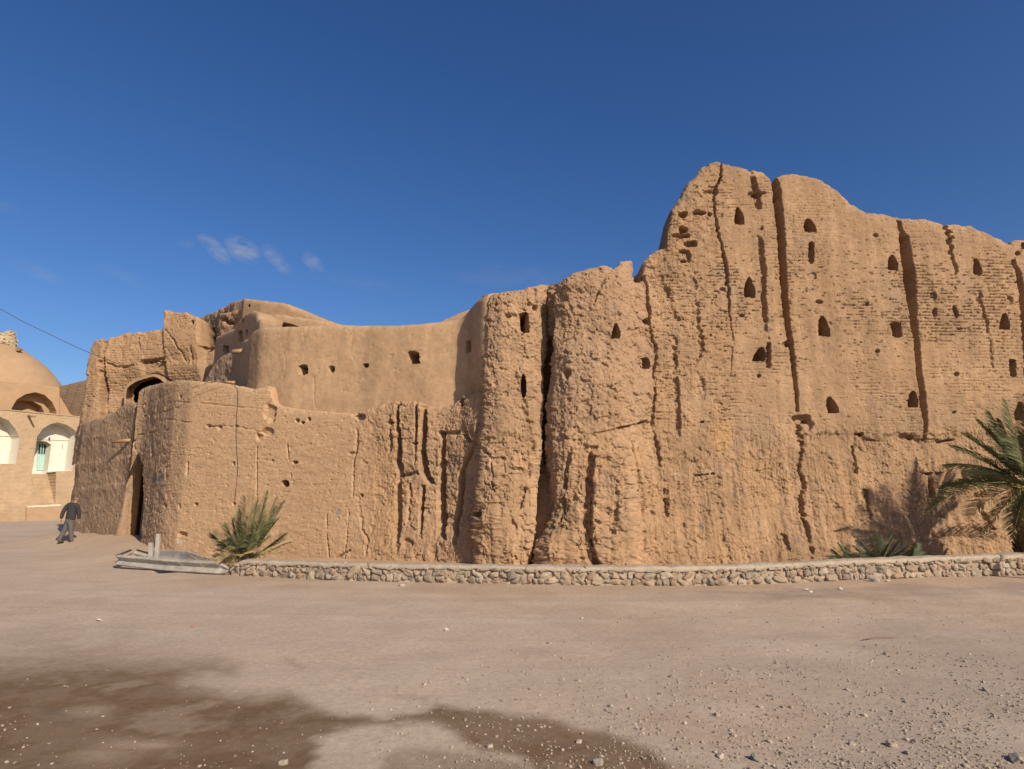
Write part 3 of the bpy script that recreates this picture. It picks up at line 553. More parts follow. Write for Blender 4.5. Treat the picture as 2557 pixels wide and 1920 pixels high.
R4.mottle(.1); R4.tint(GREY * .95, .6 * face * np.ones(R4.d.shape)); R4.tint(GREY * .75, .5 * face * sstep(.0, .5, fbm(P, 1.6, 3, 1, .6, off=3)))
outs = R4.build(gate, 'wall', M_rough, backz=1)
# passage behind the doorway
d0 = at(362, 1200, 21.75); d1 = at(372, 1200, 25.2)
V = []; 
for (x, y) in ((d0.x, d0.y), (d1.x - .1, d1.y), (d1.x - .3, 26.6), (d1.x - 2.2, 26.6), (d1.x - 1.9, 25.1)):
    V += [(x, y, -.2), (x, y, 5.2)]
obj('passage_lining', mesh_py('passage_lining', V, [(0, 2, 3, 1), (2, 4, 5, 3), (4, 6, 7, 5), (6, 8, 9, 7)], plain('dark_mud', (.3, .2, .12), .95, 0, 8, .2)), fort)
b = MB(); a = at(330, 1099, 23.0); e = at(281, 1104, 23.05); b.tube([a, a.lerp(e, .4) + Vector((0, 0, .012)), e], [.07, .065, .05], 8); b.build('beam', M_wood, gate, True)

# ---- R5: ruined gateway behind
gw = empty("ruined_gateway", tuple(at(350, 1250, 28.5)), "ruined mud brick gateway with a dark pointed arch rising behind the corner tower", "gateway")
prof5 = [(150, 1100), (196, 1060), (206, 1000), (214, 940), (222, 880), (229, 853), (236, 845), (255, 845), (262, 851), (264, 866), (266, 853), (273, 839), (293, 838), (309, 830), (320, 829), (326, 834), (338, 830), (372, 825), (409, 818), (410, 792), (408, 787), (415, 777), (429, 775), (442, 781), (474, 783), (487, 787), (500, 796), (502, 857), (507, 862), (539, 861), (640, 861)]
def fn5(R):
    px, py = R.px, R.py
    R.d -= .5 * sstep(0, 5, px - 249 + 3 * R.jx) * sstep(262, 262.1, px + 0 * py) * 0
    R.d -= .45 * sstep(247, 252, px + 3 * R.jx) * sstep(905, 985, py)          # panel recessed below the broken vault
    R.d -= .25 * sstep(345, 352, px) * sstep(415, 408, px) * sstep(899, 905, py + 4 * R.jx) * sstep(960, 915, py)
    R.d += .2 * sstep(410, 416, px + 2 * R.jx) * sstep(900, 860, py) * sstep(505, 495, px)
    R.d -= .3 * sstep(492, 505, px) * sstep(862, 866, py) ; R.d -= .35 * sstep(528, 534, px + R.jx)
    R.d -= .8 * sstep(500, 508, px) * sstep(862, 855, py)
    r = np.abs(py - np.interp(px, [316, 345, 379, 400, 420], [966, 940, 929, 938, 952])); R.d -= .12 * sstep(4, 1, r) * (px > 312) * (px < 424)
    op = (px > 314) & (px < 430) & (py > np.interp(px, [313, 316, 340, 365, 386, 400, 414, 430], [985, 968, 951, 943, 939, 946, 958, 972]))
    R.cut |= op
ribbon_simple([(213, 28.6), (219, 27.6), (245, 27.4), (300, 27.5), (420, 27.2), (520, 26.8), (600, 26.6)], prof5, gw, 'wall', M_rough, zmin=3.2, zmax=13, du=.03, sm=.2, amp=.6, plates=.9, bricks=.75, fn=fn5, sub='archway', topn=.06,
    grooves=[[(262, 848, 4, 3, .9), (258, 880, 5, 4, .5), (256, 940, 6, 4, .4), (254, 960, 8, 6, .5), (250, 1000, 7, 5, .45)], [(346, 840, 2, 2, .1), (348, 870, 2, 2, .1)], [(418, 825, 4, 3, .08), (440, 850, 4, 3, .1), (455, 880, 4, 3, .1), (462, 900, 3, 3, .1)], ([(355, 902, 5, 4, .25), (385, 900, 6, 4, .3), (406, 894, 4, 4, .2)], .6, 'h'), ([(265, 905, 4, 4, .12), (300, 918, 4, 4, .14), (330, 912, 4, 4, .1)], 1, 'h'), [(480, 870, 3, 3, .12), (478, 905, 3, 3, .1)]],
    pits=[(486, 808, 5, 5, .35), (250, 930, 7, 8, .25), (247, 905, 6, 6, .2), (300, 985, 10, 5, .15)])
arc = [(314, 1012), (314, 985), (316, 968), (327, 959), (340, 951), (354, 946.5), (368, 942), (378, 940), (386, 939), (394, 942), (402, 946.5), (410, 954), (416, 960), (424, 966), (430, 972), (432, 1000)]
Ysf = lambda p: float(np.interp(p, [213, 219, 245, 300, 420, 520], [28.6, 27.6, 27.4, 27.5, 27.2, 26.8]))
V, Fs = [], []
for k, (x, y) in enumerate(arc):
    for dx, dy, yo in ((-4, -5, -.06), (-4, -5, -.12), (1, 1, -.12), (1, 1, .38)): V.append(at(x + dx * (1 if x < 386 else -1), y + dy * (.3 if k < 3 else 1), Ysf(x) + yo))
for k in range(len(arc) - 1):
    for j in range(3): Fs.append((k * 4 + j, k * 4 + j + 1, k * 4 + 5 + j, k * 4 + 4 + j))
obj('arch_ring', mesh_py('arch_ring', V, Fs, earth_mat('arch_mud', .12, .35, 20, False, False, tuple(ADOBE))), gw)
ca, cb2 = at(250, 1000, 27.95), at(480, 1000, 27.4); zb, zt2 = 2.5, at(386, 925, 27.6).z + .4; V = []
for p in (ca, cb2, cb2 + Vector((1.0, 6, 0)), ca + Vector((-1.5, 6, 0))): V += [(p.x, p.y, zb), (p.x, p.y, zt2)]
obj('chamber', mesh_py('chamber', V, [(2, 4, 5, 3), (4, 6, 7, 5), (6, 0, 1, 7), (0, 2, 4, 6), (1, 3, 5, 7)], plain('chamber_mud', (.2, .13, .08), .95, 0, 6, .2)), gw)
# ---- R6: upper rooms between gateway and plaster wall
up = empty("upper_house", tuple(at(600, 1000, 23)), "plastered upper rooms stepping up behind the corner tower, with small dark windows", "house")
ribbon_simple([(478, 33.0), (500, 31.0), (550, 28.4), (592, 26.4), (605, 26.0)], [(470, 805), (494, 794), (519, 783), (553, 767), (578, 754), (598, 746), (640, 746)], up, 'ruined_wall', M_rough, zmin=4, zmax=12, du=.045, amp=1.2, plates=1.5, colr=GREY, sm=.1)
ribbon_simple([(541, 27.4), (548, 27.0), (610, 25.8)], [(530, 785), (541, 781), (560, 780), (590, 772), (640, 770)], up, 'ruined_wall', M_rough, zmin=5, zmax=12, du=.04, amp=1.0, plates=1.3, pits=[(560, 797, 10, 6, .4), (575, 805, 14, 6, .4), (588, 799, 6, 6, .2)], sm=.1)
ribbon_simple([(534, 25.8), (541, 25.0), (580, 22.9), (620, 20.7), (641, 19.7), (700, 19.5)], [(520, 842), (541, 839), (560, 829), (584, 819), (593, 805), (605, 787), (621, 777), (629, 775), (640, 780), (643, 796), (700, 802)], up, 'plastered_wall', M_smooth, zmin=4, zmax=11, du=.04, amp=0, colr=PLASTER, sm=.12, holes=[(563, 863, 880, 8, 1.6, 'rect'), (600, 825, 851, 5, 1.5, 'rect'), (616, 823, 836, 2.6, 1.0, 'rect'), (607, 796, 806, 2.4, .8, 'oval')])
ribbon_simple([(570, 24.6), (572, 23.5), (600, 21.6), (620, 20.35), (640, 19.6)], [(560, 870), (573, 866), (587, 857), (623, 842), (660, 836)], up, 'plastered_wall', M_smooth, zmin=4, zmax=10, du=.04, amp=0, colr=PLASTER, sm=.1, pits=[(607, 931, 4, 5, .3), (591, 892, 2.5, 6, .1)])
ribbon_simple([(506, 24.6), (515, 24.0), (575, 22.7), (592, 22.5)], [(500, 960), (514, 943), (532, 907), (550, 885), (571, 879), (600, 878)], up, 'ruined_wall', M_rough, zmin=4, zmax=10, du=.04, amp=1.0, plates=1.3, colr=GREY, sm=.1)
def cut_sky(R): return (np.hypot((R.px - 623) * 1.0, (R.py - 763) * .6) < 3.4)
ribbon_simple([(592, 26.0), (596, 24.0), (640, 23.4), (760, 22.6), (900, 22)], [(560, 752), (598, 746), (610, 745), (640, 748), (690, 753), (718, 757), (728, 764), (736, 771), (760, 779), (800, 793), (840, 807), (900, 816)], up, 'roof_parapet', M_smooth, zmin=5, zmax=12, du=.045, amp=0, colr=PLASTER, sm=.1, cutf=cut_sky, back=2.5)
ribbon_simple([(636, 22.4), (680, 21.8), (860, 21)], [(630, 780), (650, 781), (700, 785), (790, 797), (830, 807), (900, 815)], up, 'roof_parapet', M_smooth, zmin=5, zmax=12, du=.045, amp=0, colr=PLASTER * 1.12, sm=.1, back=2)  # upright strip standing in for the terrace roof, its strong sunlight put into the colour
b = MB(); a = at(620, 875, 21.1); e = at(580, 878, 21.0); b.tube([a, e], [.09, .075], 8); b.build('beam', M_wood, up, True)
# ================================================================ ground, one sheet out to the horizon
sw = [(-6.25, 14.35), (-5.2, 14.0), (-3, 13.35), (0, 12.72), (3, 12.55), (6, 12.75), (9, 13.2), (12, 13.75), (16, 14.6), (22, 16)]   # foot of the low stone wall
swx = np.array([p[0] for p in sw]); swy = np.array([p[1] for p in sw])
wallL = [tuple(at(p, 1290, Y).xy) for p, Y in plan4[1:8]] + [tuple(at(p, 1290, Y).xy) for p, Y in plan1[2:8]]
def gz(X, Y):
    X = np.asarray(X, float); Y = np.asarray(Y, float)
    z = .02 * perlin(X * .25, Y * .25, 0 * X + 2) + .012 * perlin(X * .9, Y * .9, 0 * X + 7)
    d = dpolyline(X, Y, wallL); hgt = np.interp(X, [-18.5, -13.5, -11, -9], [.46, .44, .22, .05])
    z = z + hgt * sstep(2.2, .1, d) * (X < -8)
    z = z + .26 * sstep(26, 40, Y)
    yw = np.interp(X, swx, swy); inn = sstep(-.02, .22, Y - yw - .05) * sstep(-6.45, -6.0, X)
    z = z + inn * (.04 + .05 * sstep(1.2, 3.0, Y - yw)) + .10 * sstep(2.5, 0, yw - Y) * sstep(3, 9, X) * (1 - inn)
    hole = np.exp(-(((X + 8.05) / .30) ** 2 + ((Y - 14.95) / .2) ** 2) ** 2); z = z - .14 * hole
    return z
def onground(px, py):
    z = 0.0
    for _ in range(12): p = atz(px, py, z); z = .5 * z + .5 * float(gz(p.x, p.y))
    p = atz(px, py, z); p.z = float(gz(p.x, p.y)); return p
def axis(a, b, st, lo, hi, g=1.12):
    c = list(np.arange(a, b, st)); x, s = a, st
    l = []
    while x > lo: s *= g; x -= s; l.append(x)
    r = []; x, s = c[-1], st
    while x < hi: s *= g; x += s; r.append(x)
    return np.array(l[::-1] + c + r)
gx = axis(-11, 11, .045, -3000, 3000); gy = axis(3.0, 15.5, .04, -400, 4000)
X, Y = np.meshgrid(gx, gy, indexing='ij'); Z = gz(X, Y)
G = np.stack([X, Y, Z], -1); px, py = proj(G); front = Y > 1.0
px = np.where(front, px, -9e3); py = np.where(front, py, 5e3)
wx = fbm(G, .9, 4); wy = fbm(G, 1.1, 4, off=12)
G[..., 2] += np.where((Y < 18) & (np.abs(X) < 20), .003 * fbm(G, 6, 3, gain=.7), 0)
DRY = np.array([.44, .34, .255]); RED = np.array([.40, .275, .185]); GRV = np.array([.325, .255, .20]); WET = np.array([.14, .084, .041])
c = np.tile(DRY, (*X.shape, 1)).astype(float)
def tn(k, rgb):
    global c
    c = c * (1 - k[..., None]) + np.array(rgb) * k[..., None]
yw = np.interp(X, swx, swy)
tn(.75 * sstep(2.6, .6, yw - Y + .9 * wx) * sstep(-8.5, -6, X), RED)
tn(.8 * ((Y > yw + .1) & (X > -6.4)) * 1.0, [.44, .28, .155])
tn(.7 * sstep(2.6, .5, dpolyline(X, Y, wallL) + .5 * wx) * (X < -7), [.43, .29, .185])
tn(.55 * sstep(-1, 5, X + 2.5 * wx) * sstep(9.5, 7.5, Y + wy), GRV)
tn(.7 * sstep(.8, .2, np.abs(Y - yw + 1.45 + .5 * wx)) * sstep(1, 4, X), [.27, .21, .165])
tn(.45 * sstep(.15, .6, fbm(G, .35, 3, off=3)), [.38, .28, .2]); tn(.4 * sstep(.1, .7, fbm(G, .5, 4, 1, 1, off=30)), [.50, .40, .31])
pat = fbm(G, 1.4, 5, off=44, gain=.65); pat2 = fbm(G, 4.5, 4, off=19, gain=.7)
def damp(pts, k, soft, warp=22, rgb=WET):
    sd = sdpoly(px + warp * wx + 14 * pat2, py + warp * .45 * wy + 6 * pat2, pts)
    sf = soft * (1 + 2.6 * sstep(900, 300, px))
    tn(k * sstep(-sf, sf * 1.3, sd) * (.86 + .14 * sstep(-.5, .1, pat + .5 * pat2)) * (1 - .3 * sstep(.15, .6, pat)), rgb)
damp([(-400, 1600), (0, 1600), (120, 1588), (240, 1600), (330, 1580), (300, 1625), (180, 1650), (0, 1680), (-400, 1700)], .48, 18)
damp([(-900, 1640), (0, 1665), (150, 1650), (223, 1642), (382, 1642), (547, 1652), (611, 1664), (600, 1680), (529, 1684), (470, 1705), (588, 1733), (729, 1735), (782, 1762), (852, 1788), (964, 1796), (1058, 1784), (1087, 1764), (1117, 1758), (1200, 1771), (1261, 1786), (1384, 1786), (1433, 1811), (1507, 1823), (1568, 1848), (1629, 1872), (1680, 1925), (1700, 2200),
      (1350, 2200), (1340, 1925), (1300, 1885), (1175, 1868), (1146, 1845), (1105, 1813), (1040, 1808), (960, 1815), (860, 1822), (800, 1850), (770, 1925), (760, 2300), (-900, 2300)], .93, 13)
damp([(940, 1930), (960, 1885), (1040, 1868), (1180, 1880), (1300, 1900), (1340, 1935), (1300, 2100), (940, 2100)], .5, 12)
damp([(705, 1632), (745, 1650), (765, 1668), (745, 1664), (722, 1652)], .35, 4); damp([(890, 1737), (980, 1732), (1080, 1738), (1090, 1752), (1000, 1746)], .3, 6); damp([(1560, 1905), (1700, 1900), (1800, 1930), (1700, 2000), (1560, 1990)], .4, 14)
for cx_, cy_, rx, ry, k in [(230, 1778, 60, 14, .5), (365, 1863, 95, 14, .6), (250, 1890, 70, 16, .45), (300, 1700, 120, 10, .15)]:
    tn(k * np.exp(-((px - cx_ + 25 * wx) / rx) ** 2 - ((py - cy_ + 10 * wy) / ry) ** 2), [.42, .32, .23])
tn(.6 * sstep(7, 1, np.hypot((px - 130) / 6, (py - 1780)) + 5 * wx), [.10, .085, .075])
# faint lengthwise tyre smears on the track
tr = perlin(X * .12, Y * 1.6 + .02 * X * X, 0 * X + 4); tn(.22 * sstep(.1, .6, tr) * (py < 1640), [.36, .27, .2])
for ty, k_, cv in ((9.0, .22, .012), (10.5, .2, .012), (7.6, .14, .02), (11.3, .16, .004), (6.2, .12, .03)):
    yc = ty + cv * (X - 1) ** 2 + .25 * perlin(X * .18, X * 0 + ty, X * 0 + 1); w_ = .16 + .05 * wx
    tn(k_ * sstep(w_ * 1.6, w_ * .5, np.abs(Y - yc)) * sstep(-.4, .3, wy) * (py < 1760), [.53, .43, .34]); tn(k_ * .8 * sstep(.09, .02, np.abs(Y - yc - w_ * 1.5)) * (py < 1760), [.33, .245, .18])
hole = np.exp(-(((X + 8.05) / .34) ** 2 + ((Y - 14.95) / .24) ** 2) ** 2); tn(.9 * hole, [.12, .08, .05])  # dark tint paints the shade of the hole under the rail into the ground
n, m = X.shape; c = c * (1 + .07 * fbm(G, 1.3, 4, off=6, gain=.65))[..., None]; idg = np.arange(n * m).reshape(n, m); q = np.stack([idg[:-1, :-1], idg[1:, :-1], idg[1:, 1:], idg[:-1, 1:]], -1).reshape(-1, 4)
M_ground = earth_mat("dusty_ground", .17, .7, 70, streak=False, bdist=.01)
go = obj("ground", mesh_np("ground", G, q, M_ground, col=c)); tag(go, "dusty gravel ground with damp dark patches in front of the fortress", kind='structure')
ground_col = c

# ---------------------------------------------------------------- low stone wall
wallst = empty("stone_wall", (1.5, 12.9, 0), "long low wall of rounded field stones in pale mortar below the fortress", "wall")
ys = np.interp
def wall_line(step, x0=-6.2, x1=20.0):
    xs = np.arange(x0, x1, .02); yy = np.interp(xs, swx, swy); k = 60; w = np.hanning(2 * k + 1); w /= w.sum()
    yy = np.convolve(np.r_[2 * yy[0] - yy[k:0:-1], yy, 2 * yy[-1] - yy[-2:-k - 2:-1]], w, 'valid')
    return resample(np.stack([xs, yy], 1), step)
XY, u = wall_line(.025); T = np.gradient(XY, axis=0); T /= np.linalg.norm(T, axis=1, keepdims=True); Nn = np.stack([T[:, 1], -T[:, 0]], 1)
topz = .40 + .10 * sstep(3.0, 12.0, u * 1.0) * 0 + np.interp(XY[:, 0], [-6.2, -5.9, -4, 0, 4, 9, 14], [.24, .325, .33, .335, .35, .43, .48]) - .40
# section of body: (offset from face, z fraction)
sec = [(.0, -.25), (.0, .0), (.0, .2), (.0, .4), (.0, .6), (.0, .8), (.005, .93)]
nU = len(XY)
sz = np.linspace(-.2, .955, 20)
Vm = np.zeros((nU, 20, 3)); Vm[..., :2] = XY[:, None]; Vm[..., 2] = topz[:, None] * sz[None]
dd = -.012 + .022 * fbm(Vm, 5, 3) + .014 * fbm(Vm, 16, 2); Vm[..., 0] += Nn[:, None, 0] * dd; Vm[..., 1] += Nn[:, None, 1] * dd
gzw = gz(XY[:, 0], XY[:, 1] - .1)
Vm[..., 2] += (gzw * .6)[:, None]
idm = np.arange(nU * 20).reshape(nU, 20); q = np.stack([idm[:-1, :-1], idm[1:, :-1], idm[1:, 1:], idm[:-1, 1:]], -1).reshape(-1, 4)
MORT = np.array([.36, .28, .20]); cm_ = MORT * (1 + .12 * fbm(Vm, 3, 3))[..., None]
M_mortar = earth_mat("mortar", .15, .6, 45, streak=False, bdist=.015)
obj("mortar", mesh_np("mortar", Vm, q, M_mortar, col=cm_), wallst)
# rounded coping
a = np.linspace(0, 1, 14); off = np.array([.025, .03, .03, .015, -.03, -.09, -.15, -.21, -.27, -.32, -.345, -.35, -.35, -.35]); zz = np.array([-.055, -.045, -.02, .0, .012, .018, .02, .02, .016, .008, -.01, -.05, -.12, -.3])
Vc = np.zeros((nU, 14, 3)); Vc[..., :2] = XY[:, None] + Nn[:, None] * off[None, :, None]; Vc[..., 2] = (topz + gzw * .6)[:, None] + zz[None]
nz_ = .018 * fbm(Vc, 2.5, 3) + .009 * fbm(Vc, 12, 2); low_ = np.clip(1 - np.arange(14) / 3, 0, 1); Vc[..., 2] += nz_ + (.035 * perlin(Vc[..., 0] * 5, Vc[..., 1] * 5, 0 * Vc[..., 0]) - .015) * low_
e = u[:, None] < .35; t_ = np.clip(1 - u / .35, 0, 1) ** 2; Vc[..., 2] -= (.10 * t_)[:, None]
idm = np.arange(nU * 14).reshape(nU, 14); q = np.stack([idm[:-1, :-1], idm[1:, :-1], idm[1:, 1:], idm[:-1, 1:]], -1).reshape(-1, 4)
cap = np.array([[*idm[0, :14]]])
obj("coping", mesh_np("coping", Vc, q, M_mortar, col=np.array([.37, .30, .225]) * (1 + .1 * fbm(Vc, 3, 3))[..., None]), wallst)
# stones
bm = bmesh.new(); bmesh.ops.create_icosphere(bm, subdivisions=3, radius=1); ico = np.array([v.co[:] for v in bm.verts]); icof = np.array([[v.index for v in f.verts] for f in bm.faces]); bm.free()
bm = bmesh.new(); bmesh.ops.create_icosphere(bm, subdivisions=1, radius=1); ico1 = np.array([v.co[:] for v in bm.verts]); ico1f = np.array([[v.index for v in f.verts] for f in bm.faces]); bm.free()
SV, SF, SCc = [], [], []; nv = 0
stone_cols = [(.31, .24, .175), (.27, .212, .158), (.32, .245, .175), (.24, .195, .15), (.30, .22, .155), (.29, .23, .175), (.34, .275, .21), (.255, .195, .148), (.30, .205, .145)]
def stone_shape(rx, ry, rz, seed, rough=.22, boxy=.65, base=ico):
    p = np.sign(base) * np.abs(base) ** boxy; p = p / np.max(np.abs(p), axis=0)
    o = seed * 3.71
    d = 1 + rough * perlin(base[:, 0] * 1.3 + o, base[:, 1] * 1.3 + o * .7, base[:, 2] * 1.3) + rough * .35 * perlin(base[:, 0] * 3.5 + o, base[:, 1] * 3.5, base[:, 2] * 3.5 + o)
    return p * d[:, None] * np.array([rx, ry, rz])
rs = np.random.default_rng(21); L_ = u[-1]
rows = [(.02, .145), (.155, .135), (.285, .10)]
for ri, (z0, hh) in enumerate(rows):
    s = .02 + rs.uniform(0, .1)
    while s < L_ - .2:
        scale = 1.0
        w = rs.choice([rs.uniform(.07, .13), rs.uniform(.13, .2), rs.uniform(.2, .31)], p=[.35, .42, .23]) * (1.0 if ri < 2 else .9); h = hh * rs.uniform(.7, 1.15)
        k = min(int((s + w / 2) / .025), nU - 1); tz = topz[k] / .42
        cz = (z0 + hh / 2 + rs.uniform(-.012, .012)) * tz + gzw[k] * .6
        if cz + h * .5 > topz[k] + gzw[k] * .6 - .03: h = max(.05, 2 * (topz[k] + gzw[k] * .6 - .03 - cz))
        p = stone_shape(w * .50, .04 + rs.uniform(0, .035), h * .52, rs.integers(0, 9999), .5, rs.uniform(.6, .95))
        an = rs.normal(0, .4); ca, sa = math.cos(an), math.sin(an); p = np.stack([p[:, 0] * ca - p[:, 2] * sa, p[:, 1], p[:, 0] * sa + p[:, 2] * ca], 1)
        tx, ty = T[k]; nx, ny = Nn[k]; c0 = XY[k] - Nn[k] * rs.uniform(.01, .05)
        V = np.stack([c0[0] + p[:, 0] * tx - p[:, 1] * nx, c0[1] + p[:, 0] * ty - p[:, 1] * ny, cz + p[:, 2]], 1)
        SV.append(V); SF.append(icof + nv); nv += len(V)
        col = np.array(stone_cols[rs.integers(0, len(stone_cols))]) * rs.uniform(.88, 1.12)
        SCc.append(np.tile(col, (len(V), 1)) * (1 + .16 * fbm(V, 9, 2))[:, None]); s += w * rs.uniform(.9, 1.08)
# stones closing the left end
M_stone = earth_mat("field_stone", .22, .35, 40, streak=False, bdist=.012)
obj("stonework", mesh_np("stonework", np.concatenate(SV), np.concatenate(SF), M_stone, col=np.concatenate(SCc)), wallst)

# ---------------------------------------------------------------- loose stones: 300 largest as things, the rest one sheet of gravel
M_peb = earth_mat("gravel_stone", .2, .3, 60, streak=False, bdist=.006)
protos = []
for k in range(8):
    p = stone_shape(1, rs.uniform(.7, 1), rs.uniform(.5, .8), k * 17 + 3, .35, rs.uniform(.6, .85), base=ico)
    cc = np.array([(.36, .295, .23), (.31, .25, .20), (.40, .33, .26), (.26, .215, .175), (.38, .30, .23), (.33, .275, .225), (.36, .275, .20), (.28, .235, .195)][k])
    protos.append(mesh_np("loose_stone", p, icof, M_peb, smooth=(k % 2 == 0), col=np.tile(cc, (len(p), 1))))
def dens(px_, py_):
    return .02 + 1.6 * np.clip((px_ - 900) / 900, 0, 1) * np.clip((py_ - 1560) / 150, 0, 1) + .5 * np.clip((px_ - 1300) / 300, 0, 1) * (py_ < 1560) * (py_ > 1500) + .09 * np.clip((py_ - 1600) / 200, 0, 1)
named = [(1524, 1765, .040, "pale angular block among the gravel"), (1605, 1822, .034, "pale stone with a small rusty mark in the gravel"), (1792, 1787, .042, "grey stone cluster in the middle of the gravel"), (1776, 1770, .03, "small reddish stone in the middle of the gravel"), (1222, 1866, .045, "pale oblong stone on the dark damp patch"), (1494, 1908, .055, "pale pointed stone at the bottom edge of the damp patch"),
         (1798, 1890, .05, "flat pale stone near the bottom edge of the gravel"), (1890, 1898, .06, "light grey lump near the bottom edge of the gravel"), (2018, 1722, .04, "pale stone standing out in the right half of the gravel"), (2228, 1864, .06, "dark flat stone at lower right"), (2538, 1900, .10, "largest grey stone in the bottom right corner"), (2462, 1725, .05, "grey stone near the right edge of the gravel"), (1975, 1767, .035, "small pale block right of centre in the gravel"), (708, 1908, .05, "dull brown stone on the damp earth at the bottom"), (1003, 1463, .07, "small dark stone just in front of the low wall"), (2183, 1452, .11, "dark rock lying against the foot of the low wall"), (672, 1435, .09, "grey stone at the left end of the low wall"), (580, 1432, .07, "purplish stone by the bent rail end")]
cnt = 0; rs2 = np.random.default_rng(5); taken = []
def put_stone(x, y, r, k, label, grp):
    o = bpy.data.objects.new("loose_stone", protos[k]); COL.objects.link(o); o.location = (x, y, float(gz(x, y)) + r * .22); o.scale = (r, r * rs2.uniform(.75, 1), r * rs2.uniform(.7, 1))
    o.rotation_euler = (rs2.normal(0, .2), rs2.normal(0, .2), rs2.uniform(0, 6.28)); tag(o, label, "stone", grp)
for x, y, r, lb in named:
    g0 = onground(x, y); put_stone(g0.x, g0.y, r * (.55 if y > 1500 else .8), int(rs2.integers(0, 8)), lb, None)
while cnt < 282:
    x, y = rs2.uniform(-20, 2577), 1480 + 440 * rs2.uniform(0, 1) ** .8
    if rs2.uniform(0, 2.2) > dens(x, y): continue
    g0 = atz(x, y, 0.0); r = min(.022, .006 + .0045 * rs2.exponential(1.0)) * (1 + .10 * max(0, g0.y - 5))
    put_stone(g0.x, g0.y, r, int(rs2.integers(0, 8)), "small pale stone lying loose on the dusty gravel", "loose stones on the gravel ground"); cnt += 1
GV, GF, GC = [], [], []; nv = 0
while len(GV) < 6000:
    x, y = rs2.uniform(-60, 2620), 1470 + 470 * rs2.uniform(0, 1) ** .75
    cl = perlin(np.float32(x * .006), np.float32(y * .016), np.float32(1.5))
    if rs2.uniform(0, 2.2) > dens(x, y) * (1 + 1.2 * cl): continue
    g0 = atz(x, y, 0.0)
    if g0.y > np.interp(g0.x, swx, swy) - .1 and g0.x > -6.3: continue
    r = (.003 + .0028 * rs2.exponential(1.0)) * (1 + .06 * max(0, g0.y - 4)); r = min(r, .014)
    p = ico1 * (1 + .3 * rs2.normal(0, .5, (len(ico1), 1))) * np.array([r, r * rs2.uniform(.7, 1), r * rs2.uniform(.5, .9)]); a_ = rs2.uniform(0, 6.28)
    V = np.stack([g0.x + p[:, 0] * math.cos(a_) - p[:, 1] * math.sin(a_), g0.y + p[:, 0] * math.sin(a_) + p[:, 1] * math.cos(a_), p[:, 2] + r * .3], 1)
    GV.append(V); GF.append(ico1f + nv); nv += len(V)
    GC.append(np.tile(np.array([.35, .285, .225]) * rs2.uniform(.6, 1.2) * np.array([1, rs2.uniform(.94, 1.02), rs2.uniform(.85, 1.02)]), (len(V), 1)))
GV = np.concatenate(GV); GV[:, 2] += gz(GV[:, 0], GV[:, 1])
tag(obj("gravel", mesh_np("gravel", GV, np.concatenate(GF), M_peb, smooth=False, col=np.concatenate(GC))), "fine loose gravel scattered over the dusty ground", "gravel", kind="stuff")
# ================================================================ mosque at the far left
MO = at(0, 1290, 44.0); MD = Vector((.49, .872, 0)).normalized()
def fpt(px, py, off=0.0):
    """point of the facade plane (moved back by off) seen at px,py"""
    d = at(px, py, 10.0) - Vector((0, 0, CH)); nrm = Vector((MD.y, -MD.x, 0)); o = Vector((0, 0, CH)); base = MO - nrm * off
    return o + d * ((base - o).dot(nrm) / d.dot(nrm))
mosque = empty("mosque", tuple(MO), "pale brick mosque with a mud dome and white arched alcoves at the far left", "mosque")
FN = Vector((MD.y, -MD.x, 0))
def brick_mat(name, c1, c2, mortar, bw=.24, bh=.065, attr=False):
    m, nt, N, L, B = nmat(name); tc = N.new("ShaderNodeTexCoord").outputs["Object"]
    rot = N.new("ShaderNodeMapping"); rot.vector_type = 'TEXTURE'; rot.inputs["Rotation"].default_value = (0, 0, math.atan2(MD.y, MD.x)); L.new(tc, rot.inputs["Vector"])
    sp = N.new("ShaderNodeSeparateXYZ"); L.new(rot.outputs[0], sp.inputs[0]); cb = N.new("ShaderNodeCombineXYZ"); L.new(sp.outputs[0], cb.inputs[0]); L.new(sp.outputs[2], cb.inputs[1])
    bt = N.new("ShaderNodeTexBrick"); L.new(cb.outputs[0], bt.inputs["Vector"]); bt.inputs["Scale"].default_value = 1; bt.inputs["Brick Width"].default_value = bw; bt.inputs["Row Height"].default_value = bh + .025
    bt.inputs["Mortar Size"].default_value = .014; bt.inputs["Color1"].default_value = (*c1, 1); bt.inputs["Color2"].default_value = (*c2, 1); bt.inputs["Mortar"].default_value = (*mortar, 1)
    n = noise_node(N, L, tc, 1.2, 5, .65); v = ramp(N, L, n, [(.3, .82), (.7, 1.12)]); L.new(mixc(N, L, bt.outputs["Color"], v, 1.0, 'MULTIPLY'), B.inputs["Base Color"]); B.inputs["Roughness"].default_value = .9
    iv = addm(N, L, 1.0, bt.outputs["Fac"], 'SUBTRACT'); L.new(bump(N, L, iv, .8, .03), B.inputs["Normal"]); return m
M_brick = brick_mat("pale_brick", (.50, .36, .22), (.46, .325, .195), (.37, .25, .15))
M_brickd = brick_mat("brown_brick", (.33, .22, .13), (.29, .185, .11), (.19, .12, .07), .26, .085)
M_white = plain("white_plaster", (.60, .555, .47), .85, 0, 2.5, .06, .1)
M_dome = earth_mat("dome_mud", .08, .25, 8, streak=False); M_mud = earth_mat("apron_mud", .1, .3, 10, streak=False, attr=False, base=(.37, .25, .15))
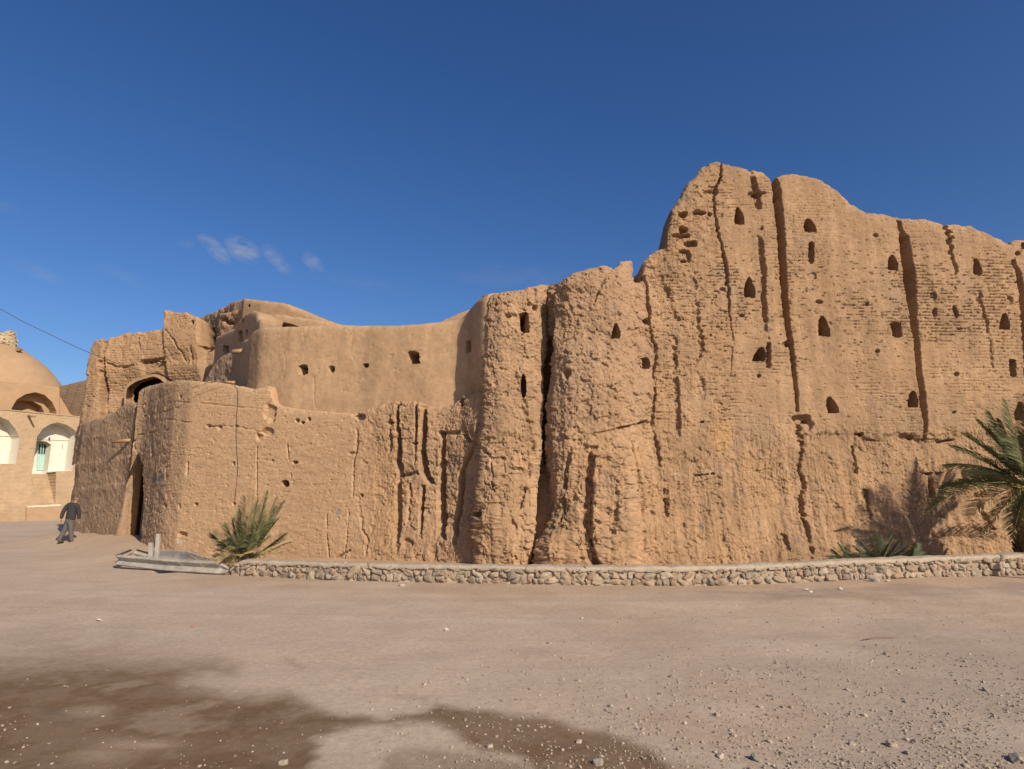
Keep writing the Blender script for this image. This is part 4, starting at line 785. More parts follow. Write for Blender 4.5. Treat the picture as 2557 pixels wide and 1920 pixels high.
# facade as a grid on the plane
s0, s1 = -7.0, 5.2; nu, nz2_ = 500, 340
su = np.linspace(s0, s1, nu); zz_ = np.linspace(-.2, 8.2, nz2_)
Pm = np.zeros((nu, nz2_, 3)); Pm[..., 0] = MO.x + MD.x * su[:, None]; Pm[..., 1] = MO.y + MD.y * su[:, None]; Pm[..., 2] = zz_[None]
fx, fy = proj(Pm)
ztop = np.array([max((zz_[j] for j in range(nz2_) if fy[i, j] > np.interp(fx[i, j], [-200, 0, 197, 300], [1002, 1023, 1041.5, 1051])), default=6) for i in range(nu)])
Pm[..., 2] = np.minimum(Pm[..., 2], ztop[:, None]); fx, fy = proj(Pm)
arch1 = [(80.5, 1182), (82, 1160), (88, 1112), (93, 1089), (107, 1070), (127, 1058.5), (143, 1055), (163, 1060), (182, 1071), (194, 1082), (192, 1102), (187, 1125), (183, 1150), (180, 1176), (139, 1176), (132, 1182)]
arch0 = [(-66, 1156), (-60, 1100), (-52, 1070), (-30, 1046), (-14, 1037), (0, 1041), (20, 1050), (39, 1073), (45.5, 1093), (44, 1125), (42, 1158)]
def sz_poly(pts, left, right):
    q = [fpt(x, y) for x, y in pts]; q = [[(p - MO).dot(MD) * 100, p.z * 100] for p in q]
    for grp in (left, right):
        m_ = sum(q[k][0] for k in grp) / len(grp)
        for k in grp: q[k][0] = m_
    return q
SU = np.repeat(su[:, None] * 100, nz2_, 1); SZ = Pm[..., 2] * 100
sd1 = sdpoly(SU, SZ, sz_poly(arch1, (0, 1, 2), (10, 11, 12, 13))) / 3.0; sd0 = sdpoly(SU, SZ, sz_poly(arch0, (0, 1), (8, 9, 10))) / 3.0
rec = sdpoly(SU, SZ, sz_poly([(92, 1184), (95, 1112), (100, 1104), (120, 1098), (136, 1101), (145, 1109), (143, 1150), (140, 1180)], (0, 1), (5, 6, 7)))
dm = np.zeros((nu, nz2_)); al = (sd1 > 0) | (sd0 > 0); dm[al] = 1.15
rv = (rec > 0) & (sd1 > 0); dm[rv] = 1.95
st = (fx > 79 + (1262 - fy) * .02) & (fx < 138 + (1262 - fy) * .02) & (fy > 1179) & (fy < 1263) & (sd1 <= 0); tt_ = np.clip((1263 - fy) / 84, 0, 1); dm = np.where(st, np.floor(tt_ * 9) / 9 * 1.15 + .12, dm)
ring = ((sd1 <= 0) & (sd1 > -9)) | ((sd0 <= 0) & (sd0 > -9)); dm[ring & (fy < 1120)] = -.03
Vm_ = Pm.copy(); Vm_[..., 0] -= FN.x * dm; Vm_[..., 1] -= FN.y * dm
idf = np.arange(nu * nz2_).reshape(nu, nz2_); qf = np.stack([idf[:-1, :-1], idf[1:, :-1], idf[1:, 1:], idf[:-1, 1:]], -1)
top_ = Pm[..., 2] >= ztop[:, None] - 1e-6; dead = top_[:-1, :-1] & top_[1:, :-1] & top_[:-1, 1:] & top_[1:, 1:]
def anyq(a): return a[:-1, :-1] | a[1:, :-1] | a[1:, 1:] | a[:-1, 1:]
lab0, lab1, labr = anyq(sd0 > 0), anyq(sd1 > 0), anyq(rv)
fac = obj("facade", mesh_np("facade", Vm_, qf[~dead & ~lab0 & ~lab1], M_brick, smooth=False), mosque)
al0 = obj("alcove", mesh_np("alcove", Vm_, qf[lab0], M_white, smooth=False), mosque)
al1 = obj("alcove", mesh_np("alcove", Vm_, qf[lab1 & ~labr], M_white, smooth=False), mosque); tag(al1, "white arched alcove holding the pale green door")
obj("door_recess", mesh_np("door_recess", Vm_, qf[labr], M_white, smooth=False), al1)
# parapet back and roof strip
a, b_ = Pm[0, -1], Pm[-1, -1]; bk = np.array([-FN.x, -FN.y, 0]) * 2.2
obj("roof_edge", mesh_py("roof_edge", [a, b_, b_ + bk, a + bk], [(0, 1, 2, 3)], M_mud), mosque)
mb = MB(); 
for i in range(0, nu - 10, 8):
    p = Vector(Pm[i, -1]); mb.box(p + Vector((0, 0, .05)) - FN * .10, (.19, .3, .07), Matrix.Rotation(math.atan2(MD.y, MD.x), 3, 'Z'), .004)
mb.build("parapet_course", M_brick, mosque)
# door with barred light, set in the recess
OFFD = 1.88
dq = [fpt(92, 1174, OFFD), fpt(115, 1174, OFFD), fpt(117, 1107, OFFD), fpt(95, 1105.5, OFFD)]
M_door = plain("mint_paint", (.33, .52, .47), .5, 0, 12, .12); M_pane = plain("dark_pane", (.03, .035, .045), .15)
def prism(name, q, t, mat, parent):
    V = [*q, *[p - FN * t for p in q]]
    return obj(name, mesh_py(name, V, [(0, 1, 2, 3), (7, 6, 5, 4), (0, 4, 5, 1), (1, 5, 6, 2), (2, 6, 7, 3), (3, 7, 4, 0)], mat), parent)
door = prism("door", dq, .05, M_door, mosque)
pq = [fpt(95.5, 1133, OFFD - .015), fpt(114, 1134, OFFD - .015), fpt(115, 1109.5, OFFD - .015), fpt(97, 1108.5, OFFD - .015)]; prism("pane", pq, .02, M_pane, door)
mb = MB()
for t in (.3, .62): 
    a = pq[0].lerp(pq[1], t) + FN * .03; c_ = pq[3].lerp(pq[2], t) + FN * .03; mb.tube([a, c_], .03, 5)
mb.build("glazing_bar", M_door, door)
mb = MB(); a = fpt(96, 1090, 1.1); mb.tube([fpt(90, 1097, 1.1), fpt(190, 1101, 1.1)], .012, 4); mb.tube([fpt(123, 1097, 1.1), fpt(123.5, 1093, .9), fpt(125, 1095.5, .85)], [.05, .06, .03], 6); mb.tube([fpt(157, 1108, 1.12), fpt(156, 1121, 1.12)], .015, 4); mb.build("lamp_wire", plain("wire", (.12, .1, .09)), al1)
mb = MB(); mb.tube([fpt(-60, 1087, 1.1), fpt(45, 1090, 1.1)], .012, 4); mb.build("lamp_wire", bpy.data.materials["wire"], al0)
# water spout
mb = MB(); a = fpt(71, 1038, -.02); mb.tube([a - FN * .2, a + FN * .95 + Vector((0, 0, -.1))], [.085, .07], 8); mb.build("water_spout", M_wood, mosque, True)
# plinth of mud, salt line and the brick steps to the left
def slab(name, pts, off0, off1, mat, parent=mosque):
    q = [fpt(x, y, -off1) for x, y in pts]; return prism(name, q, off1 - off0, mat, parent)
slab("plinth", [(66, 1310), (172, 1306), (168, 1262), (66, 1266)], -.3, .22, M_mud)
slab("salt_crust", [(68, 1267), (150, 1263), (152, 1259), (68, 1264)], .1, .235, plain("salt", (.62, .54, .43), .9, 0, 9, .25))
for i, (x0, x1, y) in enumerate([(-120, 70, 1250), (-120, 60, 1259), (-120, 47, 1270), (-120, 33, 1282), (-120, 20, 1292)]):
    slab("step", [(x0, 1310), (x1, 1310), (x1, y), (x0, y - 1)], -.2, .12 + .30 * i, M_brick if i < 3 else M_mud)
# set-back drum with its arched vault, and the dome
OFF2 = 1.6
su2 = np.linspace(-8, 6.2, 570); zz2 = np.linspace(6.9, 10.5, 220); Pd = np.zeros((570, 220, 3)); Pd[..., 0] = MO.x + MD.x * su2[:, None] - FN.x * OFF2; Pd[..., 1] = MO.y + MD.y * su2[:, None] - FN.y * OFF2; Pd[..., 2] = zz2[None]
gx_, gy_ = proj(Pd); tp = np.interp(gx_, [-200, 0, 98, 146, 152, 158, 172, 183, 198], [944, 951, 959, 966, 972, 985, 1008, 1028, 1042]); ins = gy_ > tp
zt_ = np.array([max((zz2[j] for j in range(220) if ins[i, j]), default=6.9) for i in range(570)]); zt_ = zt_ + .03 * perlin(su2 * 1.3, su2 * 0, su2 * 0 + 3)
Pd[..., 2] = np.minimum(Pd[..., 2], zt_[:, None]); gx_, gy_ = proj(Pd)
va = sdpoly(gx_, gy_, [(29, 1040), (29, 1020), (42, 998), (65, 984), (88, 979.5), (111, 986), (130, 1004), (140, 1026), (141, 1042)]); vb = sdpoly(gx_, gy_, [(36, 1042), (40, 1010), (70, 996), (96, 999), (118, 1012), (131, 1042)]) ; vc = sdpoly(gx_, gy_, [(58, 1042), (68, 1024), (90, 1018), (112, 1026), (118, 1042)])
dd_ = np.where(va > 0, .9, 0) + np.where((va > 0) & (vb > 0), .9, 0) - np.where((va > 0) & (vc > 0), .7, 0); dd_ = dd_ + .03 * fbm(Pd, .7, 2)
dd_ = dd_ + .6 * sstep(148, 160, gx_)
Vd = Pd.copy(); Vd[..., 0] -= FN.x * dd_; Vd[..., 1] -= FN.y * dd_
last = Vd[:, -1:].copy(); last[..., 0] -= FN.x * 2.4; last[..., 1] -= FN.y * 2.4; Vd = np.concatenate([Vd, last], 1)
idd = np.arange(570 * 221).reshape(570, 221); qd = np.stack([idd[:-1, :-1], idd[1:, :-1], idd[1:, 1:], idd[:-1, 1:]], -1)
tt = np.concatenate([Pd[..., 2] >= zt_[:, None] - 1e-6, np.ones((570, 1), bool)], 1); dead = tt[:-1, :-1] & tt[1:, :-1] & tt[:-1, 1:] & tt[1:, 1:]; dead[:, -1] = False
colm = np.tile(PLASTER * 1.02, (570 * 221, 1)) * (1 + .05 * fbm(Vd, .8, 3).reshape(-1, 1)); vau = np.concatenate([va > 0, np.zeros((570, 1), bool)], 1); lv = anyq(vau)
drum = obj("drum", mesh_np("drum", Vd, qd[~dead & ~lv], M_dome, col=colm), mosque); obj("vault", mesh_np("vault", Vd, qd[~dead & lv], M_dome, smooth=False, col=colm), drum)
DC = at(-6, 960, 51.5)
prof_d = [(134, 972), (131, 960), (124, 946), (109, 924), (95, 907), (81, 894), (66, 882), (52, 873), (38, 867), (24, 862), (8, 858)]
rr = []; 
for x, y in prof_d: p = at(x, y, 51.5); rr.append((p.x - DC.x, p.z))
na = 96; Vdo = []; 
fine = np.linspace(0, len(rr) - 1, 60); rA = np.interp(fine, range(len(rr)), [r for r, z in rr]); zA = np.interp(fine, range(len(rr)), [z for r, z in rr])
for i in range(60):
    for k in range(na):
        w = 2 * math.pi * k / na; Vdo.append((DC.x + rA[i] * math.cos(w), DC.y + rA[i] * math.sin(w), zA[i]))
Vdo = np.array(Vdo); nn_ = .03 * fbm(Vdo, .5, 3); Vdo[:, 2] += nn_
Fdo = [(i * na + k, i * na + (k + 1) % na, (i + 1) * na + (k + 1) % na, (i + 1) * na + k) for i in range(59) for k in range(na)]
dome = obj("dome", mesh_np("dome", Vdo, Fdo, M_dome, col=np.tile(PLASTER * 1.0, (len(Vdo), 1)) * (1 + .06 * fbm(Vdo, .5, 3))[:, None]), mosque)
# broken brick stump on the dome and a small knob
mb = MB(); rb = random.Random(4); sc_ = 51.5 / F
for lv_ in range(9):
    for k in range(7):
        if lv_ > 5 and rb.random() < .45: continue
        ang = 2 * math.pi * (k + .5 * (lv_ % 2)) / 7; r = (24 - lv_ * .25) * sc_ * (.98 if lv_ < 5 else .8)
        mb.box(DC + Vector((r * math.cos(ang) * .93, r * math.sin(ang) * .93, 0)) + Vector((0, 0, at(0, 866 - lv_ * 4.6, 51.5).z - DC.z)), (.62, .30, .145), Matrix.Rotation(ang + math.pi / 2, 3, 'Z') @ Matrix.Rotation(rb.uniform(-.1, .1), 3, 'X'), .03)
mb.build("brick_stump", plain("stump_brick", (.40, .31, .20), .9, 0, 6, .25), dome)
mb = MB(); kp = at(48, 872, 50.6); mb.box(kp, (.3, .3, .22), Matrix.Rotation(.5, 3, 'Y'), .06); mb.build("roof_knob", M_brickd, dome)
# separate brown brick wall between mosque and gateway
bw = empty("brick_wall", tuple(at(185, 1290, 43)), "brown brick wall slanting up between the mosque drum and the ruined gateway", "wall")
def fp2(px, py, Y0): return at(px, py, Y0 - (px - 150) * .02)
q0 = [(120, 975), (152, 964), (185, 956), (216, 949), (250, 945), (240, 1306), (112, 1304)]
Vb = [fp2(x, y, 50.5) for x, y in q0]; Vb += [p + Vector((.3, 1.2, 0)) for p in Vb]; nb = len(q0)
obj("masonry", mesh_py("masonry", Vb, [tuple(range(nb))] + [(i, i + nb, (i + 1) % nb + nb, (i + 1) % nb) for i in range(nb)], M_brickd), bw)

# ================================================================ palms
M_leaf = plain("palm_leaf", (.125, .128, .055), .7, 0, 3, .3, 0, .15); M_leafd = plain("palm_leaf_dry", (.34, .25, .13), .8, 0, 5, .3); M_leafb = plain("palm_leaf_blue", (.14, .17, .095), .7, 0, 3, .25, 0, .15)
M_rach = plain("palm_midrib", (.28, .26, .11), .6); M_fib = plain("palm_fibre", (.13, .075, .035), .9, 0, 14, .4, .6)
rp = random.Random(17)
def frond(parent, base, tip, sag=.12, leaf=.30, n=38, mat=None, side=None, bare=.14, vee=.28, wid=.011, loose=0.0):
    base, tip = Vector(base), Vector(tip); ln = (tip - base).length; mid = (base + tip) / 2 + Vector((0, 0, ln * sag)) 
    if side: mid += Vector(side)
    def pt(t): return base * (1 - t) ** 2 + mid * (2 * t * (1 - t)) + tip * t * t
    V, Fs, mi = [], [], []
    k = 14; pr = [pt(i / k) for i in range(k + 1)]
    for i, p in enumerate(pr):
        t = (pr[min(i + 1, k)] - pr[max(i - 1, 0)]).normalized(); a = t.cross(Vector((0, 0, 1))); a = a.normalized() if a.length > 1e-3 else Vector((1, 0, 0)); b2 = t.cross(a); r = .013 * (1 - .85 * i / k) + .001
        for w in (0, 2.1, 4.2): V.append(p + (a * math.cos(w) + b2 * math.sin(w)) * r)
    for i in range(k):
        for j in range(3): Fs.append((i * 3 + j, i * 3 + (j + 1) % 3, i * 3 + 3 + (j + 1) % 3, i * 3 + 3 + j)); mi.append(1)
    twist = rp.uniform(-.5, .5)
    for i in range(n):
        t = bare + (1 - bare) * (i + rp.uniform(-.3, .3)) / n; t = min(max(t, .03), .995)
        p = pt(t); d = (pt(min(t + .02, 1)) - pt(max(t - .02, 0))).normalized(); a = d.cross(Vector((0, 0, 1)))
        a = a.normalized() if a.length > 1e-3 else Vector((1, 0, 0)); up = a.cross(d).normalized()
        ca, sa_ = math.cos(twist), math.sin(twist); a, up = a * ca + up * sa_, up * ca - a * sa_
        L0 = leaf * (.45 + .75 * math.sin(math.pi * min(1, t * .8 + .18)) ** .8) * (1 - .45 * max(0, t - .75) / .25) * rp.uniform(.8, 1.12)
        for s_ in (-1, 1):
            if rp.random() < .04 + loose * .3: continue
            fwd = .5 + .6 * t + rp.uniform(-.12, .12) + loose * rp.uniform(-.4, .4); v = (a * s_ + d * fwd + up * (vee + rp.uniform(-.18, .18))).normalized()
            q = v.cross(d); q = q.normalized() * wid * rp.uniform(.75, 1.15)
            e = p + v * L0 + Vector((0, 0, -L0 * L0 * rp.uniform(.2, .5))); m_ = p + v * L0 * .5
            nb_ = len(V); V += [p - q * .6, p + q * .6, m_ + q, m_ - q, e]; Fs += [(nb_, nb_ + 1, nb_ + 2, nb_ + 3), (nb_ + 3, nb_ + 2, nb_ + 4)]; mi += [0, 0]
    return obj("frond", mesh_py("frond", V, Fs, [mat or M_leaf, M_rach], False, mi), parent)
# young palm by the left end of the low wall
b0 = at(596, 1398, 14.95); pl = empty("young_palm", tuple(b0), "young date palm with upright fronds at the left end of the low wall", "palm")
for i, (x, y, Y, sag, mt, bx) in enumerate([(613, 1240, 15.0, .04, 0, 612), (667, 1226, 15.5, .02, 0, 618), (712, 1250, 15.2, .02, 0, 622), (684, 1266, 14.6, .05, 0, 620), (582, 1296, 14.7, .03, 0, 606), (567, 1308, 15.3, .05, 0, 600), (642, 1262, 14.4, .05, 0, 618), (530, 1332, 14.6, .12, 0, 585), (552, 1352, 14.3, .16, 0, 590), (712, 1332, 14.8, .05, 0, 626), (690, 1300, 15.3, .08, 0, 622), (727, 1352, 15.0, .04, 1, 628), (600, 1275, 15.4, .05, 0, 608), (655, 1300, 14.5, .1, 0, 618),
                                          (540, 1372, 14.5, .22, 1, 590), (565, 1392, 14.15, .25, 1, 598), (548, 1405, 14.3, .3, 1, 596), (640, 1378, 14.4, .25, 1, 612), (705, 1385, 14.7, .2, 1, 622), (530, 1398, 14.8, .3, 1, 590), (585, 1372, 14.2, .3, 0, 600), (576, 1340, 14.4, .1, 0, 598), (632, 1330, 14.3, .1, 0, 612), (670, 1345, 14.3, .15, 0, 620), (628, 1236, 15.3, .03, 0, 614), (645, 1244, 15.0, .03, 0, 616), (690, 1240, 15.4, .03, 0, 620), (595, 1262, 14.9, .04, 0, 608), (660, 1275, 14.6, .06, 0, 617), (620, 1290, 14.3, .06, 0, 611), (700, 1290, 14.8, .04, 0, 622)]):
    frond(pl, at(bx + rp.uniform(-4, 4), 1398, 14.95), at(x, y, Y), sag, .33 if i < 14 else .24, 62 if i < 14 else 40, [M_leaf, M_leafd][mt], loose=.2 if mt == 0 else .7, wid=.0075)
mb = MB(); mb.tube([b0 + Vector((.15, 0, -.3)), b0 + Vector((.15, 0, .05)), b0 + Vector((.16, 0, .3))], [.16, .15, .06], 9)
for k in range(26):
    w = rp.uniform(0, 6.28); r = .13; z0 = rp.uniform(-.2, .2); mb.tube([b0 + Vector((.15 + r * math.cos(w), r * math.sin(w), z0)), b0 + Vector((.15 + r * 1.9 * math.cos(w), r * 1.9 * math.sin(w), z0 + .22))], [.022, .006], 4)
mb.build("trunk", M_fib, pl)
# big palm at the right edge
PY = 13.72; c0 = at(2572, 1222, PY); bp = empty("date_palm", (c0.x, c0.y, .3), "large date palm leaning in from the right edge, casting its shadow on the wall", "palm")
mb = MB(); mb.tube([(c0.x + .35, c0.y + .75, -.1), (c0.x + .28, c0.y + .6, .6), (c0.x + .14, c0.y + .25, 1.4), (c0.x, c0.y, c0.z + .1)], [.24, .23, .22, .14], 12)
for k in range(150):
    w = rp.uniform(0, 6.28); z0 = rp.uniform(.2, c0.z); r = .2; xx = c0.x + np.interp(z0, [0, .6, 1.4, 2.3], [.33, .28, .14, 0]); yy = c0.y + np.interp(z0, [0, .6, 1.4, 2.3], [.72, .6, .25, 0]); mb.tube([(xx + r * math.cos(w), yy + r * math.sin(w), z0), (xx + r * 1.45 * math.cos(w), yy + r * 1.45 * math.sin(w), z0 + .2)], [.04, .015], 4)
mb.build("trunk", M_fib, bp)
for x, y, Y, sag, lf, n, mt in [(2312, 1282, 13.7, .20, .36, 56, 0), (2362, 1160, 14.2, .17, .38, 56, 0), (2440, 1052, 14.6, .06, .38, 56, 0), (2470, 1026, 14.1, .03, .38, 54, 0), (2512, 1000, 13.8, .03, .4, 54, 0), (2552, 985, 14.6, .02, .4, 54, 0), (2600, 975, 14.2, .02, .4, 52, 0), (2650, 1000, 14.6, .04, .4, 52, 0),
                                (2530, 1345, 13.5, .2, .3, 44, 0), (2460, 1330, 14.3, .16, .26, 40, 1), (2575, 1380, 13.4, .25, .3, 40, 0), (2720, 1080, 14.2, .1, .4, 48, 0), (2790, 1190, 14.4, .15, .4, 48, 0), (2760, 1290, 13.8, .2, .4, 44, 0), (2660, 1350, 13.5, .22, .4, 44, 0), (2620, 1050, 13.4, .08, .4, 48, 0), (2540, 1090, 13.3, .1, .38, 48, 0), (2470, 1120, 14.9, .1, .36, 48, 0), (2378, 1118, 14.6, .10, .4, 54, 0), (2420, 1190, 13.5, .12, .4, 50, 0), (2352, 1222, 14.6, .16, .38, 52, 0), (2405, 1085, 14.9, .07, .4, 54, 0), (2500, 1050, 15.0, .04, .4, 54, 0), (2580, 1040, 14.9, .04, .42, 52, 0), (2640, 1090, 14.9, .08, .42, 52, 0), (2690, 1010, 14.4, .04, .42, 52, 0), (2415, 1290, 14.4, .16, .34, 44, 1)]:
    frond(bp, c0 + Vector((rp.uniform(-.05, .05), rp.uniform(-.05, .05), rp.uniform(-.05, .12))), at(x, y, Y - .55), sag, lf * 1.18, int(n * 1.6), [M_leaf, M_leafd, M_leafb][mt], loose=.15, wid=.0098)
# low palm shoots behind the wall
for nm, base, tips, lb in [("palm_shoot", (2128, 1412), [(2080, 1372), (2092, 1358), (2110, 1366), (2070, 1392), (2122, 1385)], "thin spiky palm shoot, leftmost of the three behind the low wall"),
                           ("palm_shoot", (2195, 1415), [(2132, 1364), (2150, 1344), (2180, 1336), (2192, 1332), (2205, 1352), (2235, 1334), (2252, 1346), (2260, 1366), (2160, 1380), (2218, 1360), (2245, 1385), (2140, 1392)], "bushy blue green palm shoot, middle of the three behind the low wall"),
                           ("palm_shoot", (2280, 1412), [(2287, 1358), (2278, 1372), (2295, 1380)], "small upright palm tuft, rightmost of the three behind the low wall")]:
    p0 = at(base[0], base[1], 13.75); e = empty(nm, tuple(p0), lb, "palm", "palm shoots behind the low wall")
    for (x, y) in tips: frond(e, p0 + Vector((rp.uniform(-.06, .06), 0, 0)), at(x, y, 13.75 + rp.uniform(-.3, .4)), .04, .2, 44, M_leafb, bare=.25, wid=.0065)

# ================================================================ bent guard rail
M_zinc = plain("dusty_zinc", (.36, .32, .27), .6, .1, 6, .22, .1, .4)
gr = empty("guard_rail", tuple(at(420, 1420, 14.8)), "crumpled grey road guard rail with two leaning posts below the corner tower", "guard rail")
WB = [(.0, .155), (.03, .150), (.075, .128), (.085, .108), (.072, .086), (.012, .034), (.0, .0), (.012, -.034), (.072, -.086), (.085, -.108), (.075, -.128), (.03, -.150), (.0, -.155)]
def wbeam(name, path, hs, outs_, parent, flat=None, mat=M_zinc):
    """path: points along the middle of the beam; hs: height factor; outs_: outward horizontal direction; flat: profile factor"""
    V, Fs = [], []; n = len(WB); P_ = []
    for i in range(len(path) - 1):
        for t in np.linspace(0, 1, 9)[:-1]: P_.append((Vector(path[i]).lerp(Vector(path[i + 1]), t), hs[i] * (1 - t) + hs[i + 1] * t, Vector(outs_[i]).lerp(Vector(outs_[i + 1]), t), (flat[i] * (1 - t) + flat[i + 1] * t) if flat else 1))
    P_.append((Vector(path[-1]), hs[-1], Vector(outs_[-1]), flat[-1] if flat else 1))
    for p, h, o, f in P_:
        for a, z in WB:
            jj = .006 * float(perlin(np.float32(p.x * 4 + z * 9), np.float32(p.y * 4), np.float32(z * 9)))
            V.append(p + o * (a * f + jj) + Vector((0, 0, z * h)) + Vector(o) * (z * (1 - f) * -.3))
    m = len(P_)
    Fs = [(i * n + j, (i + 1) * n + j, (i + 1) * n + j + 1, i * n + j + 1) for i in range(m - 1) for j in range(n - 1)]
    V2 = V + [v - Vector(P_[i // n][2]) * .006 for i, v in enumerate(V)]; k = len(V)
    Fs += [tuple(k + q_ for q_ in f[::-1]) for f in list(Fs)]
    return obj(name, mesh_py(name, V2, Fs, mat, True), parent)
fL, fM, fR = at(296, 1398, 15.7), at(420, 1411, 15.0), at(546, 1418, 14.45)
dv = (fR - fL).normalized(); ov = Vector((dv.y, -dv.x, 0)).normalized()
wbeam("rail", [fL, fM, fR], [.8, .92, .92], [ov, ov, ov], gr)
wbeam("rail_end", [fR, fR + Vector((.10, -.02, -.02)), at(571, 1424, 14.35)], [.9, .75, .3], [ov, ov + Vector((.3, 0, 0)), ov + Vector((.3, 0, 0))], gr, [1, .8, .4])
bL, bM1, bM2, bR = at(334, 1381, 16.9), at(392, 1386, 16.6), at(455, 1396, 15.7), at(530, 1408, 14.8)
wbeam("rail", [bL, at(365, 1390, 16.8), bM1], [.8, .8, .8], [-ov, -ov, -ov], gr)
wbeam("rail", [bM1 + Vector((0, -.25, .02)), bM2 + Vector((0, 0, .03)), at(490, 1400, 15.2), bR], [.9, 1.3, 1.1, .5], [ov * .6 + Vector((0, 0, .8))] * 4, gr, [.6, .35, .4, .7])
wbeam("rail", [fL + Vector((0, 0, .02)), bL + Vector((0, 0, .02))], [.8, .8], [Vector((-.9, -.3, 0)), Vector((-.9, -.3, 0))], gr, [1, 1])
def post(p0, p1, w=.085):
    mb = MB(); d_ = (Vector(p1) - Vector(p0)); a = Vector((1, 0, 0)); c_ = Vector((0, 1, 0)); V = []
    sec_ = [(-w / 2, -.03), (w / 2, -.03), (w / 2, .03), (w / 2 - .008, .03), (w / 2 - .008, -.022), (-w / 2 + .008, -.022), (-w / 2 + .008, .03), (-w / 2, .03)]
    for p in (Vector(p0), Vector(p1)):
        for x, y in sec_: V.append(p + a * x + c_ * y)
    mb.add(V, [(i, (i + 1) % 8, (i + 1) % 8 + 8, i + 8) for i in range(8)] + [(0, 1, 4, 5), (1, 2, 3, 4), (0, 5, 6, 7), (13, 12, 9, 8), (12, 11, 10, 9), (15, 14, 13, 8)]); mb.build("post", M_zinc, gr)
post(at(376, 1396, 15.4), at(377, 1355, 15.4)); post(at(391, 1392, 15.6), at(396, 1333, 15.6)); post(at(439, 1388, 16.2), at(440, 1374, 16.2), .06)
# dry bush down in the hole under the rail
M_twig = plain("dry_twig", (.21, .15, .085), .9)
mb = MB()
for k in range(120):
    p = Vector((-8.05 + rp.gauss(0, .2), 14.9 + rp.gauss(0, .08), -.28)); d_ = Vector((rp.gauss(0, .12), rp.gauss(0, .1), rp.uniform(.1, .24))); mb.tube([p, p + d_ * .5 + Vector((rp.gauss(0, .02), 0, 0)), p + d_], [.004, .003, .0015], 3, False)
tag(mb.build("dry_bush", M_twig), "dry tangled twigs in the hole under the guard rail", "dry bush")
# withered grass around the young palm's foot
mb = MB()
for k in range(420):
    p = b0 + Vector((rp.gauss(-.15, .32), rp.gauss(-.1, .16), -.12)); d_ = Vector((rp.gauss(0, .14), rp.gauss(-.05, .1), rp.uniform(.1, .34))); mb.tube([p, p + d_ * .6, p + d_ + Vector((d_.x * .4, 0, -.04))], [.005, .004, .001], 3, False)
tag(mb.build("dry_grass", M_leafd), "withered straw coloured grass round the foot of the young palm", "dry grass", kind="stuff")

# ================================================================ cable, log, litter
M_cable = plain("cable_black", (.035, .03, .03), .6)
def path3(pts): return [at(x, y, Y) for x, y, Y in pts]
mb = MB(); cb_ = path3([(-260, 640, 15.5), (-120, 712, 16.2), (0, 771, 17.0), (57, 803, 17.3), (114, 830, 17.6), (170, 857, 17.8), (224, 881, 18.0), (300, 910, 18.25), (366, 929, 18.4), (457, 947, 18.6), (520, 954, 18.75), (572, 957, 18.85)]); mb.tube(cb_, .008, 5, False)
cabo = mb.build("overhead_cable", M_cable, None, True); tag(cabo, "thin black cable sagging from upper left to the corner tower and hanging down its face", "cable")
def surf(R, px_, py_, off=.03):
    d2 = (R.px - px_) ** 2 + (R.py - py_) ** 2; i, j = np.unravel_index(np.argmin(d2), d2.shape); p = R.P[i, j]
    return Vector((p[0] + R.N[i, 0] * (R.d[i, j] + off), p[1] + R.N[i, 1] * (R.d[i, j] + off), p[2]))
mb = MB(); mb.tube([cb_[-1]] + [surf(R1, x, y, .03) for x, y in [(584, 962), (594, 972), (596, 990), (595, 1010), (593, 1030), (592, 1060), (591, 1089), (593, 1120), (595, 1157), (593, 1190), (590, 1225), (588, 1245), (583, 1254)]], .0055, 5, False); mb.build("drop_wire", M_cable, cabo, True)
mb = MB(); mb.tube([cb_[-1]] + [surf(R1, x, y, .03) for x, y in [(555, 966), (530, 972), (500, 984), (470, 1000), (446, 1016)]], .0035, 4, False); mb.build("branch_wire", M_cable, cabo, True)
mb = MB(); lp = surf(R1, 566, 956, -.05); mb.tube([lp + Vector((-.14, .0, .07)), lp + Vector((.14, .03, .06))], [.04, .05], 7); tag(mb.build("short_log", M_wood, None, True), "short weathered log lying on top of the corner tower where the cable ends", "log")
mb = MB(); a = atz(2155, 1596, .02); e = atz(2235, 1591, .02); mb.tube([a, a.lerp(e, .4) + Vector((0, .03, .01)), e], [.006, .008, .004], 5); tag(mb.build("stick", plain("red_stick", (.20, .12, .085), .8)), "thin reddish stick lying on the track at right", "stick")
M_lit = plain("paper_litter", (.42, .37, .31), .8)
for x, y, r, lb in [(2098, 1477, .09, "crumpled pale scrap left of the dark rock by the low wall"), (2015, 1478, .07, "flat whitish scrap nearest the road below the low wall"), (2025, 1483, .06, "small white scrap just below the flat whitish one"), (2218, 1463, .1, "pale heap of rubbish right of the dark rock"), (248, 1549, .09, "white scrap of paper on the left part of the track"), (1115, 1574, .05, "small pale scrap far out on the middle of the track")]:
    p = atz(x, y, .0); p.z = float(gz(p.x, p.y)); mb = MB(); k = 6; r *= .7; V = [p + Vector((r * math.cos(2 * math.pi * i / k) * rp.uniform(.6, 1), .6 * r * math.sin(2 * math.pi * i / k) * rp.uniform(.6, 1), rp.uniform(.005, .03))) for i in range(k)] + [p + Vector((0, 0, .04))]
    V += [v - Vector((0, 0, .006)) for v in V]; mb.add(V, [(i, (i + 1) % k, k) for i in range(k)] + [((i + 1) % k + 7, i + 7, k + 7) for i in range(k)] + [(i, i + 7, (i + 1) % k + 7, (i + 1) % k) for i in range(k)]); tag(mb.build("paper_scrap", M_lit), lb, "litter", "litter on the track")
